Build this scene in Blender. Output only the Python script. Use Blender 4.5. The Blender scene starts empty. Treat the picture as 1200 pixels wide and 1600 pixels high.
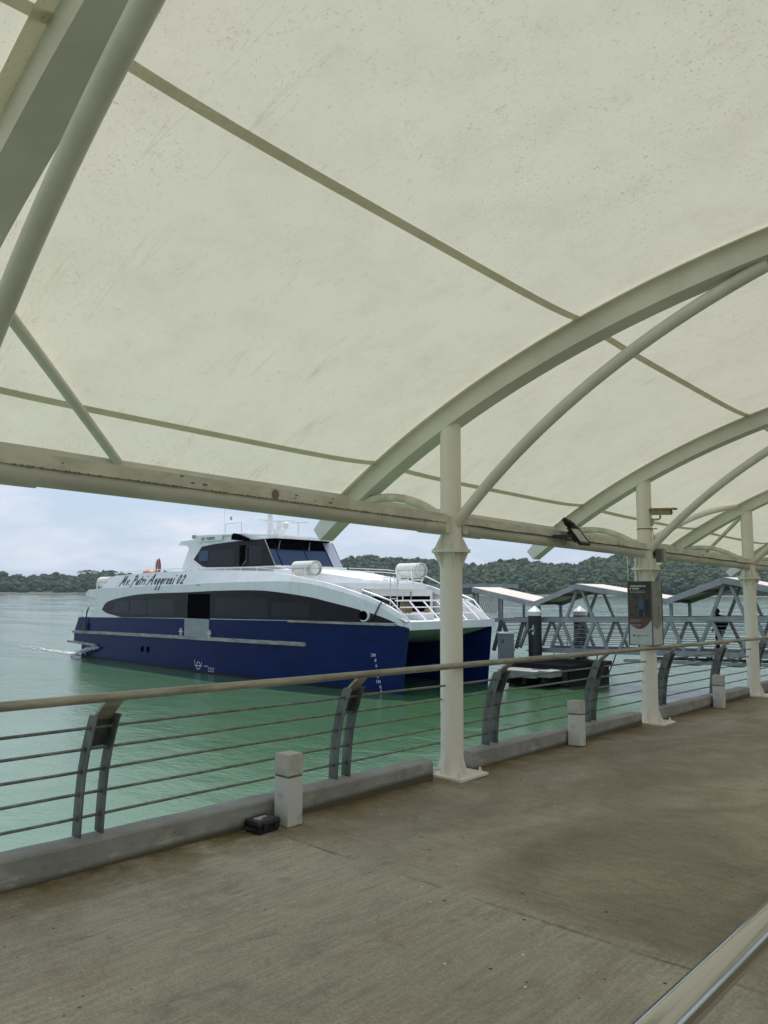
import bpy, bmesh, math, random
from math import sin, cos, pi, radians, sqrt, atan2, hypot
from mathutils import Vector, Matrix, noise
from mathutils.geometry import tessellate_polygon

scene = bpy.context.scene
col = scene.collection
random.seed(7)

# ------------------------------------------------------------------ camera, sky, sun, exposure
YAW, PITCH, ROLL = 0.7368, 0.1032, 0.0034
cam_d = bpy.data.cameras.new("camera")
cam = bpy.data.objects.new("camera", cam_d)
col.objects.link(cam)
F = Vector((-sin(YAW)*cos(PITCH), cos(YAW)*cos(PITCH), sin(PITCH)))
R0 = Vector((cos(YAW), sin(YAW), 0)); U0 = R0.cross(F)
R_ = R0*cos(ROLL)+U0*sin(ROLL); U_ = -R0*sin(ROLL)+U0*cos(ROLL)
cam.matrix_world = Matrix(((R_.x, U_.x, -F.x, 0), (R_.y, U_.y, -F.y, 0), (R_.z, U_.z, -F.z, 1.6), (0, 0, 0, 1)))
cam_d.sensor_fit = 'VERTICAL'
cam_d.sensor_height = 36.0
cam_d.lens = 1200/1600*36.0
cam_d.clip_start = 0.05
cam_d.clip_end = 9000
scene.camera = cam

SKYX, SKYY = 0.0, 0.0
SUN_EL, SUN_AZ = radians(62), radians(-38)      # azimuth measured from +Y towards +X
sd = Vector((sin(SUN_AZ)*cos(SUN_EL), cos(SUN_AZ)*cos(SUN_EL), sin(SUN_EL)))
world = bpy.data.worlds.new("World"); scene.world = world; world.use_nodes = True
wn, wl = world.node_tree.nodes, world.node_tree.links
wn.clear()
wo = wn.new('ShaderNodeOutputWorld'); bg = wn.new('ShaderNodeBackground')
sky = wn.new('ShaderNodeTexSky'); sky.sky_type = 'NISHITA'; sky.sun_disc = False
sky.sun_elevation = SUN_EL; sky.sun_rotation = SUN_AZ
sky.air_density = 1.0; sky.dust_density = 2.2; sky.ozone_density = 1.0
tc = wn.new('ShaderNodeTexCoord'); mp = wn.new('ShaderNodeMapping'); mp.inputs['Scale'].default_value = (1.9, 1.9, 6.5); mp.inputs['Location'].default_value = (SKYX, SKYY, 0.0)
n1 = wn.new('ShaderNodeTexNoise'); n1.inputs['Scale'].default_value = 3.4; n1.inputs['Detail'].default_value = 8; n1.inputs['Roughness'].default_value = 0.58
cr = wn.new('ShaderNodeValToRGB'); cr.color_ramp.elements[0].position = 0.44; cr.color_ramp.elements[1].position = 0.68
cr.color_ramp.elements[0].color = (0.06, 0.06, 0.06, 1); cr.color_ramp.elements[1].color = (0.92, 0.92, 0.92, 1)
mx = wn.new('ShaderNodeMix'); mx.data_type = 'RGBA'
mx.inputs[7].default_value = (8.1, 8.5, 9.4, 1)
mh = wn.new('ShaderNodeMix'); mh.data_type = 'RGBA'; mh.inputs[0].default_value = 0.8; mh.inputs[7].default_value = (5.9, 7.3, 9.2, 1)
wl.new(tc.outputs['Generated'], mp.inputs[0]); wl.new(mp.outputs[0], n1.inputs['Vector']); wl.new(n1.outputs['Fac'], cr.inputs[0])
wl.new(cr.outputs[0], mx.inputs[0]); wl.new(sky.outputs[0], mh.inputs[6]); wl.new(mh.outputs[2], mx.inputs[6]); wl.new(mx.outputs[2], bg.inputs[0])
bg.inputs[1].default_value = 0.1
wl.new(bg.outputs[0], wo.inputs[0])

sun_d = bpy.data.lights.new("sun", 'SUN'); sun_d.energy = 4.0; sun_d.angle = radians(0.5); sun_d.color = (1.0, 0.95, 0.87)
sun = bpy.data.objects.new("sun", sun_d); col.objects.link(sun)
sun.rotation_euler = (-sd).to_track_quat('-Z', 'Y').to_euler(); sun.location = (0, 0, 60)

scene.view_settings.view_transform = 'Standard'; scene.view_settings.look = 'None'
scene.view_settings.exposure = 0.0; scene.view_settings.gamma = 1.0
scene.render.engine = 'CYCLES'
cy = scene.cycles
cy.use_denoising = True
try: cy.denoiser = 'OPENIMAGEDENOISE'
except Exception: pass
cy.max_bounces = 8; cy.diffuse_bounces = 4; cy.glossy_bounces = 4; cy.transmission_bounces = 4; cy.volume_bounces = 0
cy.transparent_max_bounces = 8; cy.sample_clamp_indirect = 6.0; cy.caustics_reflective = False; cy.caustics_refractive = False
cy.volume_step_rate = 4.0

# ------------------------------------------------------------------ materials
MATS = {}
W0, W1 = (0, 0, 0), (1, 1, 1)
def mat(name, c, rough=0.6, metal=0.0, var=0.0, scale=4.0, c2=None, bump=0.0, bscale=40.0, stretch=(1, 1, 1), spec=0.5, detail=5, lo=0.4, hi=0.62, wear=None, plates=None, streak=None):
    m = bpy.data.materials.new(name); m.use_nodes = True
    nt = m.node_tree; b = nt.nodes['Principled BSDF']
    b.inputs['Roughness'].default_value = rough; b.inputs['Metallic'].default_value = metal
    b.inputs['Specular IOR Level'].default_value = spec
    b.inputs['Base Color'].default_value = (*c, 1)
    tc = nt.nodes.new('ShaderNodeTexCoord'); mp = nt.nodes.new('ShaderNodeMapping'); mp.inputs['Scale'].default_value = stretch
    nt.links.new(tc.outputs['Object'], mp.inputs[0])
    if var > 0 or c2:
        n = nt.nodes.new('ShaderNodeTexNoise'); n.inputs['Scale'].default_value = scale; n.inputs['Detail'].default_value = detail
        n.inputs['Roughness'].default_value = 0.62
        nt.links.new(mp.outputs[0], n.inputs['Vector'])
        r = nt.nodes.new('ShaderNodeValToRGB'); r.color_ramp.elements[0].position = lo; r.color_ramp.elements[1].position = hi
        cc = c2 or tuple(x*(1-var) for x in c)
        r.color_ramp.elements[0].color = (*cc, 1); r.color_ramp.elements[1].color = (*c, 1)
        nt.links.new(n.outputs['Fac'], r.inputs[0]); nt.links.new(r.outputs[0], b.inputs['Base Color'])
    src = b.inputs['Base Color'].links[0].from_socket if b.inputs['Base Color'].links else None
    if streak:      # run-off marks stretched down the surface: (colour, amount)
        s1 = ramp(nt, noise_n(nt, tc.outputs['Object'], 3.0, 7, 0.7, ((1.6, 1.6, 0.16),)), 0.52, W0, 0.74, (streak[1],)*3)
        src = mixc(nt, s1, src if src else c, streak[0])
    if wear:        # chips and rust: (colour, noise scale, threshold, amount)
        s2 = ramp(nt, noise_n(nt, tc.outputs['Object'], wear[1], 8, 0.75, None, 0.5), wear[2], W0, wear[2]+0.035, (wear[3],)*3)
        src = mixc(nt, s2, src if src else c, wear[0])
    if plates:      # weld lines between plates: (spacing along, spacing up, strength)
        sp_ = nt.nodes.new('ShaderNodeSeparateXYZ'); nt.links.new(tc.outputs['Object'], sp_.inputs[0])
        acc = None
        for ax, per in (('X', plates[0]), ('Z', plates[1])):
            pp = N(nt, 'ShaderNodeMath', op='PINGPONG'); nt.links.new(sp_.outputs[ax], pp.inputs[0]); pp.inputs[1].default_value = per/2
            rr_ = ramp(nt, pp.outputs[0], 0.0, (plates[2],)*3, 0.022, W0)
            if acc is None: acc = rr_
            else:
                mx_ = N(nt, 'ShaderNodeMath', op='MAXIMUM'); nt.links.new(acc, mx_.inputs[0]); nt.links.new(rr_, mx_.inputs[1]); acc = mx_.outputs[0]
        src = mixc(nt, acc, src if src else c, tuple(x*0.45 for x in c))
    if src is not None and (streak or wear or plates): nt.links.new(src, b.inputs['Base Color'])
    if bump > 0:
        n2 = nt.nodes.new('ShaderNodeTexNoise'); n2.inputs['Scale'].default_value = bscale; n2.inputs['Detail'].default_value = 6
        nt.links.new(mp.outputs[0], n2.inputs['Vector'])
        bp = nt.nodes.new('ShaderNodeBump'); bp.inputs['Strength'].default_value = bump; bp.inputs['Distance'].default_value = 0.01
        nt.links.new(n2.outputs['Fac'], bp.inputs['Height']); nt.links.new(bp.outputs[0], b.inputs['Normal'])
    MATS[name] = m
    return m
def N(nt, t, **kw):
    n = nt.nodes.new(t)
    for k, v in kw.items():
        if k in ('op',): n.operation = v
        elif k in ('dt',): n.data_type = v
        else: n.inputs[k].default_value = v
    return n
def ramp(nt, src, p0, c0, p1, c1):
    r = nt.nodes.new('ShaderNodeValToRGB'); e = r.color_ramp.elements
    e[0].position = p0; e[1].position = p1
    e[0].color = (*c0, 1) if len(c0) == 3 else c0; e[1].color = (*c1, 1) if len(c1) == 3 else c1
    nt.links.new(src, r.inputs[0]); return r.outputs[0]
def mixc(nt, fac, a, b, mode='MIX'):
    m = nt.nodes.new('ShaderNodeMix'); m.data_type = 'RGBA'; m.blend_type = mode
    for i, s in ((0, fac), (6, a), (7, b)):
        if hasattr(s, 'links'): nt.links.new(s, m.inputs[i])
        else: m.inputs[i].default_value = s if i == 0 else (*s, 1)
    return m.outputs[2]
def noise_n(nt, vec, scale, detail=5, rough=0.6, stretch=None, dist=0.0):
    if stretch:
        mp = nt.nodes.new('ShaderNodeMapping'); mp.inputs['Scale'].default_value = stretch[0]
        if len(stretch) > 1: mp.inputs['Rotation'].default_value = stretch[1]
        nt.links.new(vec, mp.inputs[0]); vec = mp.outputs[0]
    n = nt.nodes.new('ShaderNodeTexNoise'); n.inputs['Scale'].default_value = scale; n.inputs['Detail'].default_value = detail
    n.inputs['Roughness'].default_value = rough; n.inputs['Distortion'].default_value = dist
    nt.links.new(vec, n.inputs['Vector']); return n.outputs['Fac']
def newmat(name):
    m = bpy.data.materials.new(name); m.use_nodes = True; MATS[name] = m
    nt = m.node_tree; b = nt.nodes['Principled BSDF']
    tc = nt.nodes.new('ShaderNodeTexCoord')
    return m, nt, b, tc.outputs['Object']

# walkway concrete: two pours, broom streaks, specks, stains
def make_deck():
    m, nt, b, v = newmat('walkway_concrete')
    sep = nt.nodes.new('ShaderNodeSeparateXYZ'); nt.links.new(v, sep.inputs[0])
    # pour mask (beyond Y = 3.6)
    na = noise_n(nt, v, 1.3, 3)
    ad = N(nt, 'ShaderNodeMath', op='MULTIPLY_ADD'); nt.links.new(na, ad.inputs[0]); ad.inputs[1].default_value = 0.10
    nt.links.new(sep.outputs['Y'], ad.inputs[2])
    pour = ramp(nt, ad.outputs[0], 0.0, W0, 1.0, W1)
    mr = nt.nodes.new('ShaderNodeMapRange'); mr.inputs['From Min'].default_value = 3.56; mr.inputs['From Max'].default_value = 3.80
    nt.links.new(ad.outputs[0], mr.inputs['Value']); pour = mr.outputs[0]
    big = noise_n(nt, v, 0.55, 4, 0.55)
    c_near = ramp(nt, big, 0.35, (0.345, 0.312, 0.25), 0.65, (0.46, 0.425, 0.35))
    c_far = ramp(nt, noise_n(nt, v, 0.8, 5, 0.6, ((1, 0.55, 1),), 0.6), 0.36, (0.215, 0.178, 0.125), 0.64, (0.40, 0.355, 0.275))
    base = mixc(nt, pour, c_near, c_far)
    # broom streaks: along Y on the near pour, across on the far one
    st1 = noise_n(nt, v, 16, 5, 0.72, ((2.4, 0.16, 1), (0, 0, radians(9))))
    st2 = noise_n(nt, v, 13, 6, 0.78, ((0.30, 2.0, 1), (0, 0, radians(-24))))
    st = mixc(nt, pour, ramp(nt, st1, 0.35, (0.84,)*3, 0.62, (1.09,)*3), ramp(nt, st2, 0.33, (0.84,)*3, 0.66, (1.12,)*3))
    base = mixc(nt, 1.0, base, st, 'MULTIPLY')
    # dark stains and reddish blotches
    base = mixc(nt, ramp(nt, noise_n(nt, v, 1.7, 9, 0.72, None, 0.8), 0.50, W0, 0.72, (0.45,)*3), base, (0.14, 0.12, 0.095))
    base = mixc(nt, ramp(nt, noise_n(nt, v, 5.5, 8, 0.75, ((1, 0.5, 1), (0, 0, 0.6)), 1.0), 0.54, W0, 0.70, (0.45,)*3), base, (0.13, 0.11, 0.08))
    base = mixc(nt, ramp(nt, noise_n(nt, v, 2.6, 4, 0.6), 0.58, W0, 0.8, (0.4,)*3), base, (0.30, 0.20, 0.15))
    # mossy yellow-brown dirt along the kerb
    ab = N(nt, 'ShaderNodeMath', op='ABSOLUTE'); nt.links.new(sep.outputs['X'], ab.inputs[0])
    kr = nt.nodes.new('ShaderNodeMapRange'); kr.inputs['From Min'].default_value = 3.75; kr.inputs['From Max'].default_value = 4.42
    nt.links.new(ab.outputs[0], kr.inputs['Value'])
    mm = N(nt, 'ShaderNodeMath', op='MULTIPLY'); nt.links.new(kr.outputs[0], mm.inputs[0])
    nt.links.new(ramp(nt, noise_n(nt, v, 3.2, 6, 0.7), 0.36, W0, 0.56, W1), mm.inputs[1])
    base = mixc(nt, mm.outputs[0], base, (0.17, 0.12, 0.05))
    # construction joint
    d = N(nt, 'ShaderNodeMath', op='SUBTRACT'); nt.links.new(ad.outputs[0], d.inputs[0]); d.inputs[1].default_value = 3.6
    da = N(nt, 'ShaderNodeMath', op='ABSOLUTE'); nt.links.new(d.outputs[0], da.inputs[0])
    jm = N(nt, 'ShaderNodeMath', op='MULTIPLY'); nt.links.new(ramp(nt, da.outputs[0], 0.0, (0.75,)*3, 0.02, W0), jm.inputs[0]); nt.links.new(ramp(nt, noise_n(nt, v, 1.1, 5, 0.7), 0.46, W0, 0.56, W1), jm.inputs[1])
    base = mixc(nt, jm.outputs[0], base, (0.08, 0.07, 0.055))
    # fine grain, white and dark specks
    base = mixc(nt, 1.0, base, ramp(nt, noise_n(nt, v, 70, 5, 0.85), 0.3, (0.66,)*3, 0.7, (1.30,)*3), 'MULTIPLY')
    for sc, thr, cc in ((6, 0.05, (0.80, 0.80, 0.76)), (5, 0.06, (0.035, 0.03, 0.025)), (13, 0.10, (0.05, 0.04, 0.03)), (3.1, 0.035, (0.03, 0.028, 0.022))):
        vo = nt.nodes.new('ShaderNodeTexVoronoi'); vo.inputs['Scale'].default_value = sc; nt.links.new(v, vo.inputs['Vector'])
        sp = ramp(nt, vo.outputs['Distance'], thr*0.6, W1, thr, W0)
        hv = N(nt, 'ShaderNodeMath', op='GREATER_THAN'); hs = nt.nodes.new('ShaderNodeSeparateColor'); nt.links.new(vo.outputs['Color'], hs.inputs[0])
        nt.links.new(hs.outputs[0], hv.inputs[0]); hv.inputs[1].default_value = 0.72
        mu = N(nt, 'ShaderNodeMath', op='MULTIPLY'); nt.links.new(sp, mu.inputs[0]); nt.links.new(hv.outputs[0], mu.inputs[1])
        base = mixc(nt, mu.outputs[0], base, cc)
    nt.links.new(base, b.inputs['Base Color'])
    nt.links.new(ramp(nt, big, 0.35, (0.62,)*3, 0.7, (0.88,)*3), b.inputs['Roughness'])
    b.inputs['Specular IOR Level'].default_value = 0.35
    bp = nt.nodes.new('ShaderNodeBump'); bp.inputs['Strength'].default_value = 0.55; bp.inputs['Distance'].default_value = 0.006
    hh = N(nt, 'ShaderNodeMath', op='ADD'); nt.links.new(st, hh.inputs[0]); nt.links.new(noise_n(nt, v, 90, 4), hh.inputs[1])
    nt.links.new(hh.outputs[0], bp.inputs['Height']); nt.links.new(bp.outputs[0], b.inputs['Normal'])
make_deck()

def make_kerb():
    m, nt, b, v = newmat('kerb_concrete')
    sep = nt.nodes.new('ShaderNodeSeparateXYZ'); nt.links.new(v, sep.inputs[0])
    base = ramp(nt, noise_n(nt, v, 2.2, 6, 0.6), 0.35, (0.235, 0.23, 0.215), 0.68, (0.36, 0.36, 0.345))
    zr = nt.nodes.new('ShaderNodeMapRange'); zr.inputs['From Min'].default_value = 0.13; zr.inputs['From Max'].default_value = 0.05
    nt.links.new(sep.outputs['Z'], zr.inputs['Value'])
    mm = N(nt, 'ShaderNodeMath', op='MULTIPLY'); nt.links.new(zr.outputs[0], mm.inputs[0])
    nt.links.new(ramp(nt, noise_n(nt, v, 7, 5, 0.7, ((1, 0.6, 2.2),)), 0.53, W0, 0.64, (0.75,)*3), mm.inputs[1])
    base = mixc(nt, mm.outputs[0], base, (0.50, 0.48, 0.40))
    base = mixc(nt, ramp(nt, noise_n(nt, v, 9, 6, 0.75), 0.56, W0, 0.72, (0.6,)*3), base, (0.15, 0.14, 0.12))
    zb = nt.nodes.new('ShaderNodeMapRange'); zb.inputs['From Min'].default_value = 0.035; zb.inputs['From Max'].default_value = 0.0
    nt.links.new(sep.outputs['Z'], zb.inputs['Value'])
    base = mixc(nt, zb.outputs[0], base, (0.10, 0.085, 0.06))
    nt.links.new(base, b.inputs['Base Color']); b.inputs['Roughness'].default_value = 0.85
    bp = nt.nodes.new('ShaderNodeBump'); bp.inputs['Strength'].default_value = 0.5; bp.inputs['Distance'].default_value = 0.006
    nt.links.new(noise_n(nt, v, 35, 6, 0.7), bp.inputs['Height']); nt.links.new(bp.outputs[0], b.inputs['Normal'])
make_kerb()

def make_membrane(name, cbase, tr):
    m, nt, b, v = newmat(name)
    nt.nodes.remove(b)
    base = ramp(nt, noise_n(nt, v, 0.6, 5, 0.6), 0.3, tuple(x*0.95 for x in cbase), 0.7, cbase)
    # mould grain: thicker towards the ridge and beside the arches; long drag marks; short curly scratches
    sep = nt.nodes.new('ShaderNodeSeparateXYZ'); nt.links.new(v, sep.inputs[0])
    sh_ = N(nt, 'ShaderNodeMath', op='SUBTRACT'); nt.links.new(sep.outputs['Y'], sh_.inputs[0]); sh_.inputs[1].default_value = 1.44-44.12
    pp = N(nt, 'ShaderNodeMath', op='PINGPONG'); nt.links.new(sh_.outputs[0], pp.inputs[0]); pp.inputs[1].default_value = 4.412/2
    nearb = nt.nodes.new('ShaderNodeMapRange'); nearb.inputs['From Min'].default_value = 1.0; nearb.inputs['From Max'].default_value = 0.1
    nt.links.new(pp.outputs[0], nearb.inputs['Value'])
    ridge = nt.nodes.new('ShaderNodeMapRange'); ridge.inputs['From Min'].default_value = -3.4; ridge.inputs['From Max'].default_value = -2.2
    nt.links.new(sep.outputs['X'], ridge.inputs['Value'])
    edge = nt.nodes.new('ShaderNodeMapRange'); edge.inputs['From Min'].default_value = -5.3; edge.inputs['From Max'].default_value = -5.7
    nt.links.new(sep.outputs['X'], edge.inputs['Value'])
    mxa = N(nt, 'ShaderNodeMath', op='MAXIMUM'); nt.links.new(nearb.outputs[0], mxa.inputs[0]); nt.links.new(ridge.outputs[0], mxa.inputs[1])
    mxb = N(nt, 'ShaderNodeMath', op='MAXIMUM'); nt.links.new(mxa.outputs[0], mxb.inputs[0]); nt.links.new(edge.outputs[0], mxb.inputs[1])
    amt = N(nt, 'ShaderNodeMath', op='MULTIPLY_ADD'); nt.links.new(mxb.outputs[0], amt.inputs[0]); amt.inputs[1].default_value = 0.75; amt.inputs[2].default_value = 0.26
    pat = ramp(nt, noise_n(nt, v, 1.6, 6, 0.7, None, 0.5), 0.36, (0.15,)*3, 0.62, W1)
    am2 = N(nt, 'ShaderNodeMath', op='MULTIPLY'); nt.links.new(amt.outputs[0], am2.inputs[0]); nt.links.new(pat, am2.inputs[1])
    grain = ramp(nt, noise_n(nt, v, 48, 4, 0.85), 0.58, W0, 0.68, W1)
    g1 = N(nt, 'ShaderNodeMath', op='MULTIPLY'); nt.links.new(grain, g1.inputs[0]); nt.links.new(am2.outputs[0], g1.inputs[1])
    base = mixc(nt, g1.outputs[0], base, (0.24, 0.225, 0.15))
    g2 = ramp(nt, noise_n(nt, v, 22, 4, 0.85), 0.68, W0, 0.73, W1)
    g3 = N(nt, 'ShaderNodeMath', op='MULTIPLY'); nt.links.new(g2, g3.inputs[0]); nt.links.new(am2.outputs[0], g3.inputs[1])
    base = mixc(nt, g3.outputs[0], base, (0.20, 0.18, 0.12))
    for rot, s_, k in ((0.35, 1.1, 0.22), (1.25, 0.9, 0.20), (-0.55, 1.3, 0.26), (2.3, 1.0, 0.2)):
        sc = noise_n(nt, v, s_, 2, 0.4, ((0.12, 3.2, 0.12), (0, 0, rot)), 0.15)
        lin = N(nt, 'ShaderNodeMath', op='SUBTRACT'); nt.links.new(sc, lin.inputs[0]); lin.inputs[1].default_value = 0.62
        la = N(nt, 'ShaderNodeMath', op='ABSOLUTE'); nt.links.new(lin.outputs[0], la.inputs[0])
        l2 = ramp(nt, la.outputs[0], 0.0015, (k,)*3, 0.0065, W0)
        br = ramp(nt, noise_n(nt, v, 0.8, 7, 0.8, None, 0.3), 0.50, W0, 0.58, W1)
        mq = N(nt, 'ShaderNodeMath', op='MULTIPLY'); nt.links.new(l2, mq.inputs[0]); nt.links.new(br, mq.inputs[1])
        base = mixc(nt, mq.outputs[0], base, (0.42, 0.41, 0.30))
    for rot, s, k in ((0.5, 4.0, 0.55), (-0.9, 5.2, 0.5), (1.9, 3.1, 0.5)):
        sc = noise_n(nt, v, s, 4, 0.6, ((0.5, 2.6, 1), (0, 0, rot)), 2.2)
        lin = N(nt, 'ShaderNodeMath', op='SUBTRACT'); nt.links.new(sc, lin.inputs[0]); lin.inputs[1].default_value = 0.5
        la = N(nt, 'ShaderNodeMath', op='ABSOLUTE'); nt.links.new(lin.outputs[0], la.inputs[0])
        l2 = ramp(nt, la.outputs[0], 0.003, (k,)*3, 0.012, W0)
        br = ramp(nt, noise_n(nt, v, s*1.6, 5, 0.75), 0.56, W0, 0.64, W1)
        mq = N(nt, 'ShaderNodeMath', op='MULTIPLY'); nt.links.new(l2, mq.inputs[0]); nt.links.new(br, mq.inputs[1])
        base = mixc(nt, mq.outputs[0], base, (0.38, 0.37, 0.27))
    base = mixc(nt, ramp(nt, noise_n(nt, v, 2.2, 9, 0.75), 0.46, W0, 0.72, (0.30,)*3), base, (0.52, 0.50, 0.38))
    fb = nt.nodes.new('ShaderNodeBump'); fb.inputs['Strength'].default_value = 0.25; fb.inputs['Distance'].default_value = 0.03
    nt.links.new(noise_n(nt, v, 1.4, 3, 0.5, ((0.35, 1.6, 1), (0, 0, 0.35))), fb.inputs['Height'])
    di = nt.nodes.new('ShaderNodeBsdfDiffuse'); tl = nt.nodes.new('ShaderNodeBsdfTranslucent')
    nt.links.new(base, di.inputs[0]); nt.links.new(base, tl.inputs[0]); nt.links.new(fb.outputs[0], di.inputs['Normal']); nt.links.new(fb.outputs[0], tl.inputs['Normal'])
    ms = nt.nodes.new('ShaderNodeMixShader'); ms.inputs[0].default_value = tr
    nt.links.new(di.outputs[0], ms.inputs[1]); nt.links.new(tl.outputs[0], ms.inputs[2])
    nt.links.new(ms.outputs[0], nt.nodes['Material Output'].inputs[0])
make_membrane('membrane_fabric', (0.80, 0.782, 0.66), 0.325)
make_membrane('membrane_border', (0.74, 0.72, 0.58), 0.30)
make_membrane('membrane_seam', (0.70, 0.68, 0.54), 0.26)

def make_water():
    m, nt, b, v = newmat('sea_water')
    big = noise_n(nt, v, 0.035, 4, 0.5)
    cc = ramp(nt, big, 0.35, (0.040, 0.100, 0.044), 0.68, (0.060, 0.130, 0.066))
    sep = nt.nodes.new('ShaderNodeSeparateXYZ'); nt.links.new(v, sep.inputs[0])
    # milky paler base colour towards -Y, painting in the sky's reflection
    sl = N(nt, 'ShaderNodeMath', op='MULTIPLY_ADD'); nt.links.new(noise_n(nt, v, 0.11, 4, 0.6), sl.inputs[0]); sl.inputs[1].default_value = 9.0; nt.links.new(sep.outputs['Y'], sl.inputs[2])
    sky_sheen = nt.nodes.new('ShaderNodeMapRange'); sky_sheen.interpolation_type = 'SMOOTHSTEP'; sky_sheen.inputs['From Min'].default_value = 17.0; sky_sheen.inputs['From Max'].default_value = 6.0; nt.links.new(sl.outputs[0], sky_sheen.inputs['Value'])
    cc = mixc(nt, sky_sheen.outputs[0], cc, (0.135, 0.225, 0.165))
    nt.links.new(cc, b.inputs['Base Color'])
    b.inputs['IOR'].default_value = 1.33
    # wind streaks vary the gloss
    wstreak = noise_n(nt, v, 0.12, 5, 0.6, ((0.18, 1.0, 1), (0, 0, radians(-42))))
    nt.links.new(ramp(nt, wstreak, 0.42, (0.03,)*3, 0.6, (0.16,)*3), b.inputs['Roughness'])
    b1 = nt.nodes.new('ShaderNodeBump'); b1.inputs['Strength'].default_value = 0.20; b1.inputs['Distance'].default_value = 0.25
    nt.links.new(noise_n(nt, v, 0.9, 4, 0.55, ((0.7, 1.3, 1), (0, 0, radians(42)))), b1.inputs['Height'])
    b2 = nt.nodes.new('ShaderNodeBump'); b2.inputs['Strength'].default_value = 0.5; b2.inputs['Distance'].default_value = 0.028
    nt.links.new(noise_n(nt, v, 5.5, 5, 0.6, ((0.6, 1.4, 1), (0, 0, radians(42)))), b2.inputs['Height'])
    nt.links.new(b1.outputs[0], b2.inputs['Normal']); nt.links.new(b2.outputs[0], b.inputs['Normal'])
make_water()

mat('frame_paint', (0.78, 0.755, 0.69), 0.45, streak=((0.52, 0.49, 0.41), 0.25), wear=((0.20, 0.15, 0.09), 5.0, 0.70, 0.6), var=0.12, scale=1.5, bump=0.05, bscale=20)
mat('column_paint', (0.86, 0.81, 0.73), 0.42, streak=((0.50, 0.45, 0.34), 0.4), wear=((0.16, 0.075, 0.03), 6.0, 0.70, 0.7), var=0.10, scale=2.0, bump=0.04, bscale=15, stretch=(1, 1, 0.3))
mat('gutter_paint', (0.74, 0.695, 0.60), 0.6, wear=((0.24, 0.15, 0.08), 5.0, 0.69, 0.45), c2=(0.56, 0.52, 0.44), scale=7, bump=0.15, bscale=30, stretch=(1, 0.4, 1), lo=0.36, hi=0.58)
mat('pipe_paint', (0.64, 0.61, 0.54), 0.55, wear=((0.16, 0.075, 0.03), 5.0, 0.68, 0.6), var=0.2, scale=4, bump=0.05, stretch=(1, 0.4, 1))
mat('grime', (0.22, 0.19, 0.14), 0.9)
mat('railing_steel', (0.24, 0.255, 0.245), 0.5, 0.35, var=0.4, scale=14, bump=0.15, bscale=60)
mat('stanchion_steel', (0.085, 0.095, 0.095), 0.6, 0.3, c2=(0.20, 0.21, 0.21), scale=9, bump=0.2, bscale=50, stretch=(1, 1, 0.4), lo=0.35, hi=0.6)
mat('handrail_steel', (0.42, 0.39, 0.32), 0.45, 0.3, c2=(0.25, 0.23, 0.185), scale=9, bump=0.15, bscale=60, stretch=(1, 0.25, 1))
mat('bollard_tile', (0.58, 0.585, 0.56), 0.5, c2=(0.30, 0.31, 0.30), scale=3.2, bump=0.05, detail=9, lo=0.33, hi=0.44)
mat('bollard_cap', (0.54, 0.52, 0.47), 0.6, var=0.25, scale=8)
mat('grout_band', (0.20, 0.19, 0.165), 0.9, var=0.5, scale=20)
mat('black_plastic', (0.014, 0.014, 0.015), 0.5, var=0.4, scale=30, bump=0.08)
mat('case_sticker', (0.62, 0.22, 0.13), 0.6, c2=(0.55, 0.5, 0.45), scale=14, lo=0.42, hi=0.5)
mat('polished_steel', (0.52, 0.50, 0.46), 0.13, 1.0, bump=0.02, bscale=12, stretch=(1, 0.1, 1))
mat('lamp_housing', (0.012, 0.013, 0.013), 0.45)
mat('lamp_glass', (0.42, 0.42, 0.38), 0.18, var=0.1, scale=30)
mat('bird_feather', (0.010, 0.010, 0.012), 0.45, var=0.4, scale=60)
mat('camera_shell', (0.36, 0.29, 0.16), 0.55, var=0.25, scale=12)
mat('camera_dark', (0.12, 0.12, 0.10), 0.5)
mat('box_grey', (0.40, 0.40, 0.35), 0.55, var=0.15, scale=6)
mat('cable_dark', (0.03, 0.03, 0.03), 0.6)
mat('banner_white', (0.50, 0.54, 0.56), 0.5, var=0.1, scale=5)
mat('banner_dark', (0.020, 0.022, 0.020), 0.45, c2=(0.045, 0.042, 0.032), scale=9)
mat('banner_photo', (0.085, 0.080, 0.055), 0.45, c2=(0.028, 0.026, 0.020), scale=16, lo=0.4, hi=0.62)
mat('banner_red', (0.15, 0.055, 0.045), 0.45, c2=(0.08, 0.045, 0.035), scale=9)
mat('banner_grey', (0.27, 0.28, 0.25), 0.5, var=0.2, scale=9)
mat('banner_text', (0.62, 0.62, 0.58), 0.6)
mat('banner_blue', (0.055, 0.10, 0.15), 0.6)
mat('banner_skin', (0.10, 0.055, 0.04), 0.6)
mat('banner_navy', (0.012, 0.018, 0.035), 0.6)

mat('hull_blue', (0.0010, 0.0150, 0.098), 0.25, streak=((0.006, 0.014, 0.052), 0.5), plates=(3.0, 40, 0.5), var=0.25, scale=1.1, bump=0.05, bscale=1.6, spec=0.12, stretch=(0.6, 1, 1.6))
mat('hull_bottom', (0.006, 0.007, 0.012), 0.5, spec=0.2)
mat('ship_white', (0.82, 0.83, 0.83), 0.35, streak=((0.52, 0.53, 0.50), 0.45), wear=((0.40, 0.30, 0.20), 3.0, 0.73, 0.4), plates=(2.4, 40, 0.25), var=0.07, scale=1.2, bump=0.03, bscale=3)
mat('ship_deck', (0.55, 0.58, 0.58), 0.6, var=0.1, scale=2)
mat('ship_band', (0.014, 0.014, 0.018), 0.3, var=0.15, scale=1.0, spec=0.16)
mat('ship_glass', (0.012, 0.014, 0.020), 0.12, spec=0.22)
mat('windshield_glass', (0.014, 0.040, 0.10), 0.08, spec=0.4)
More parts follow.
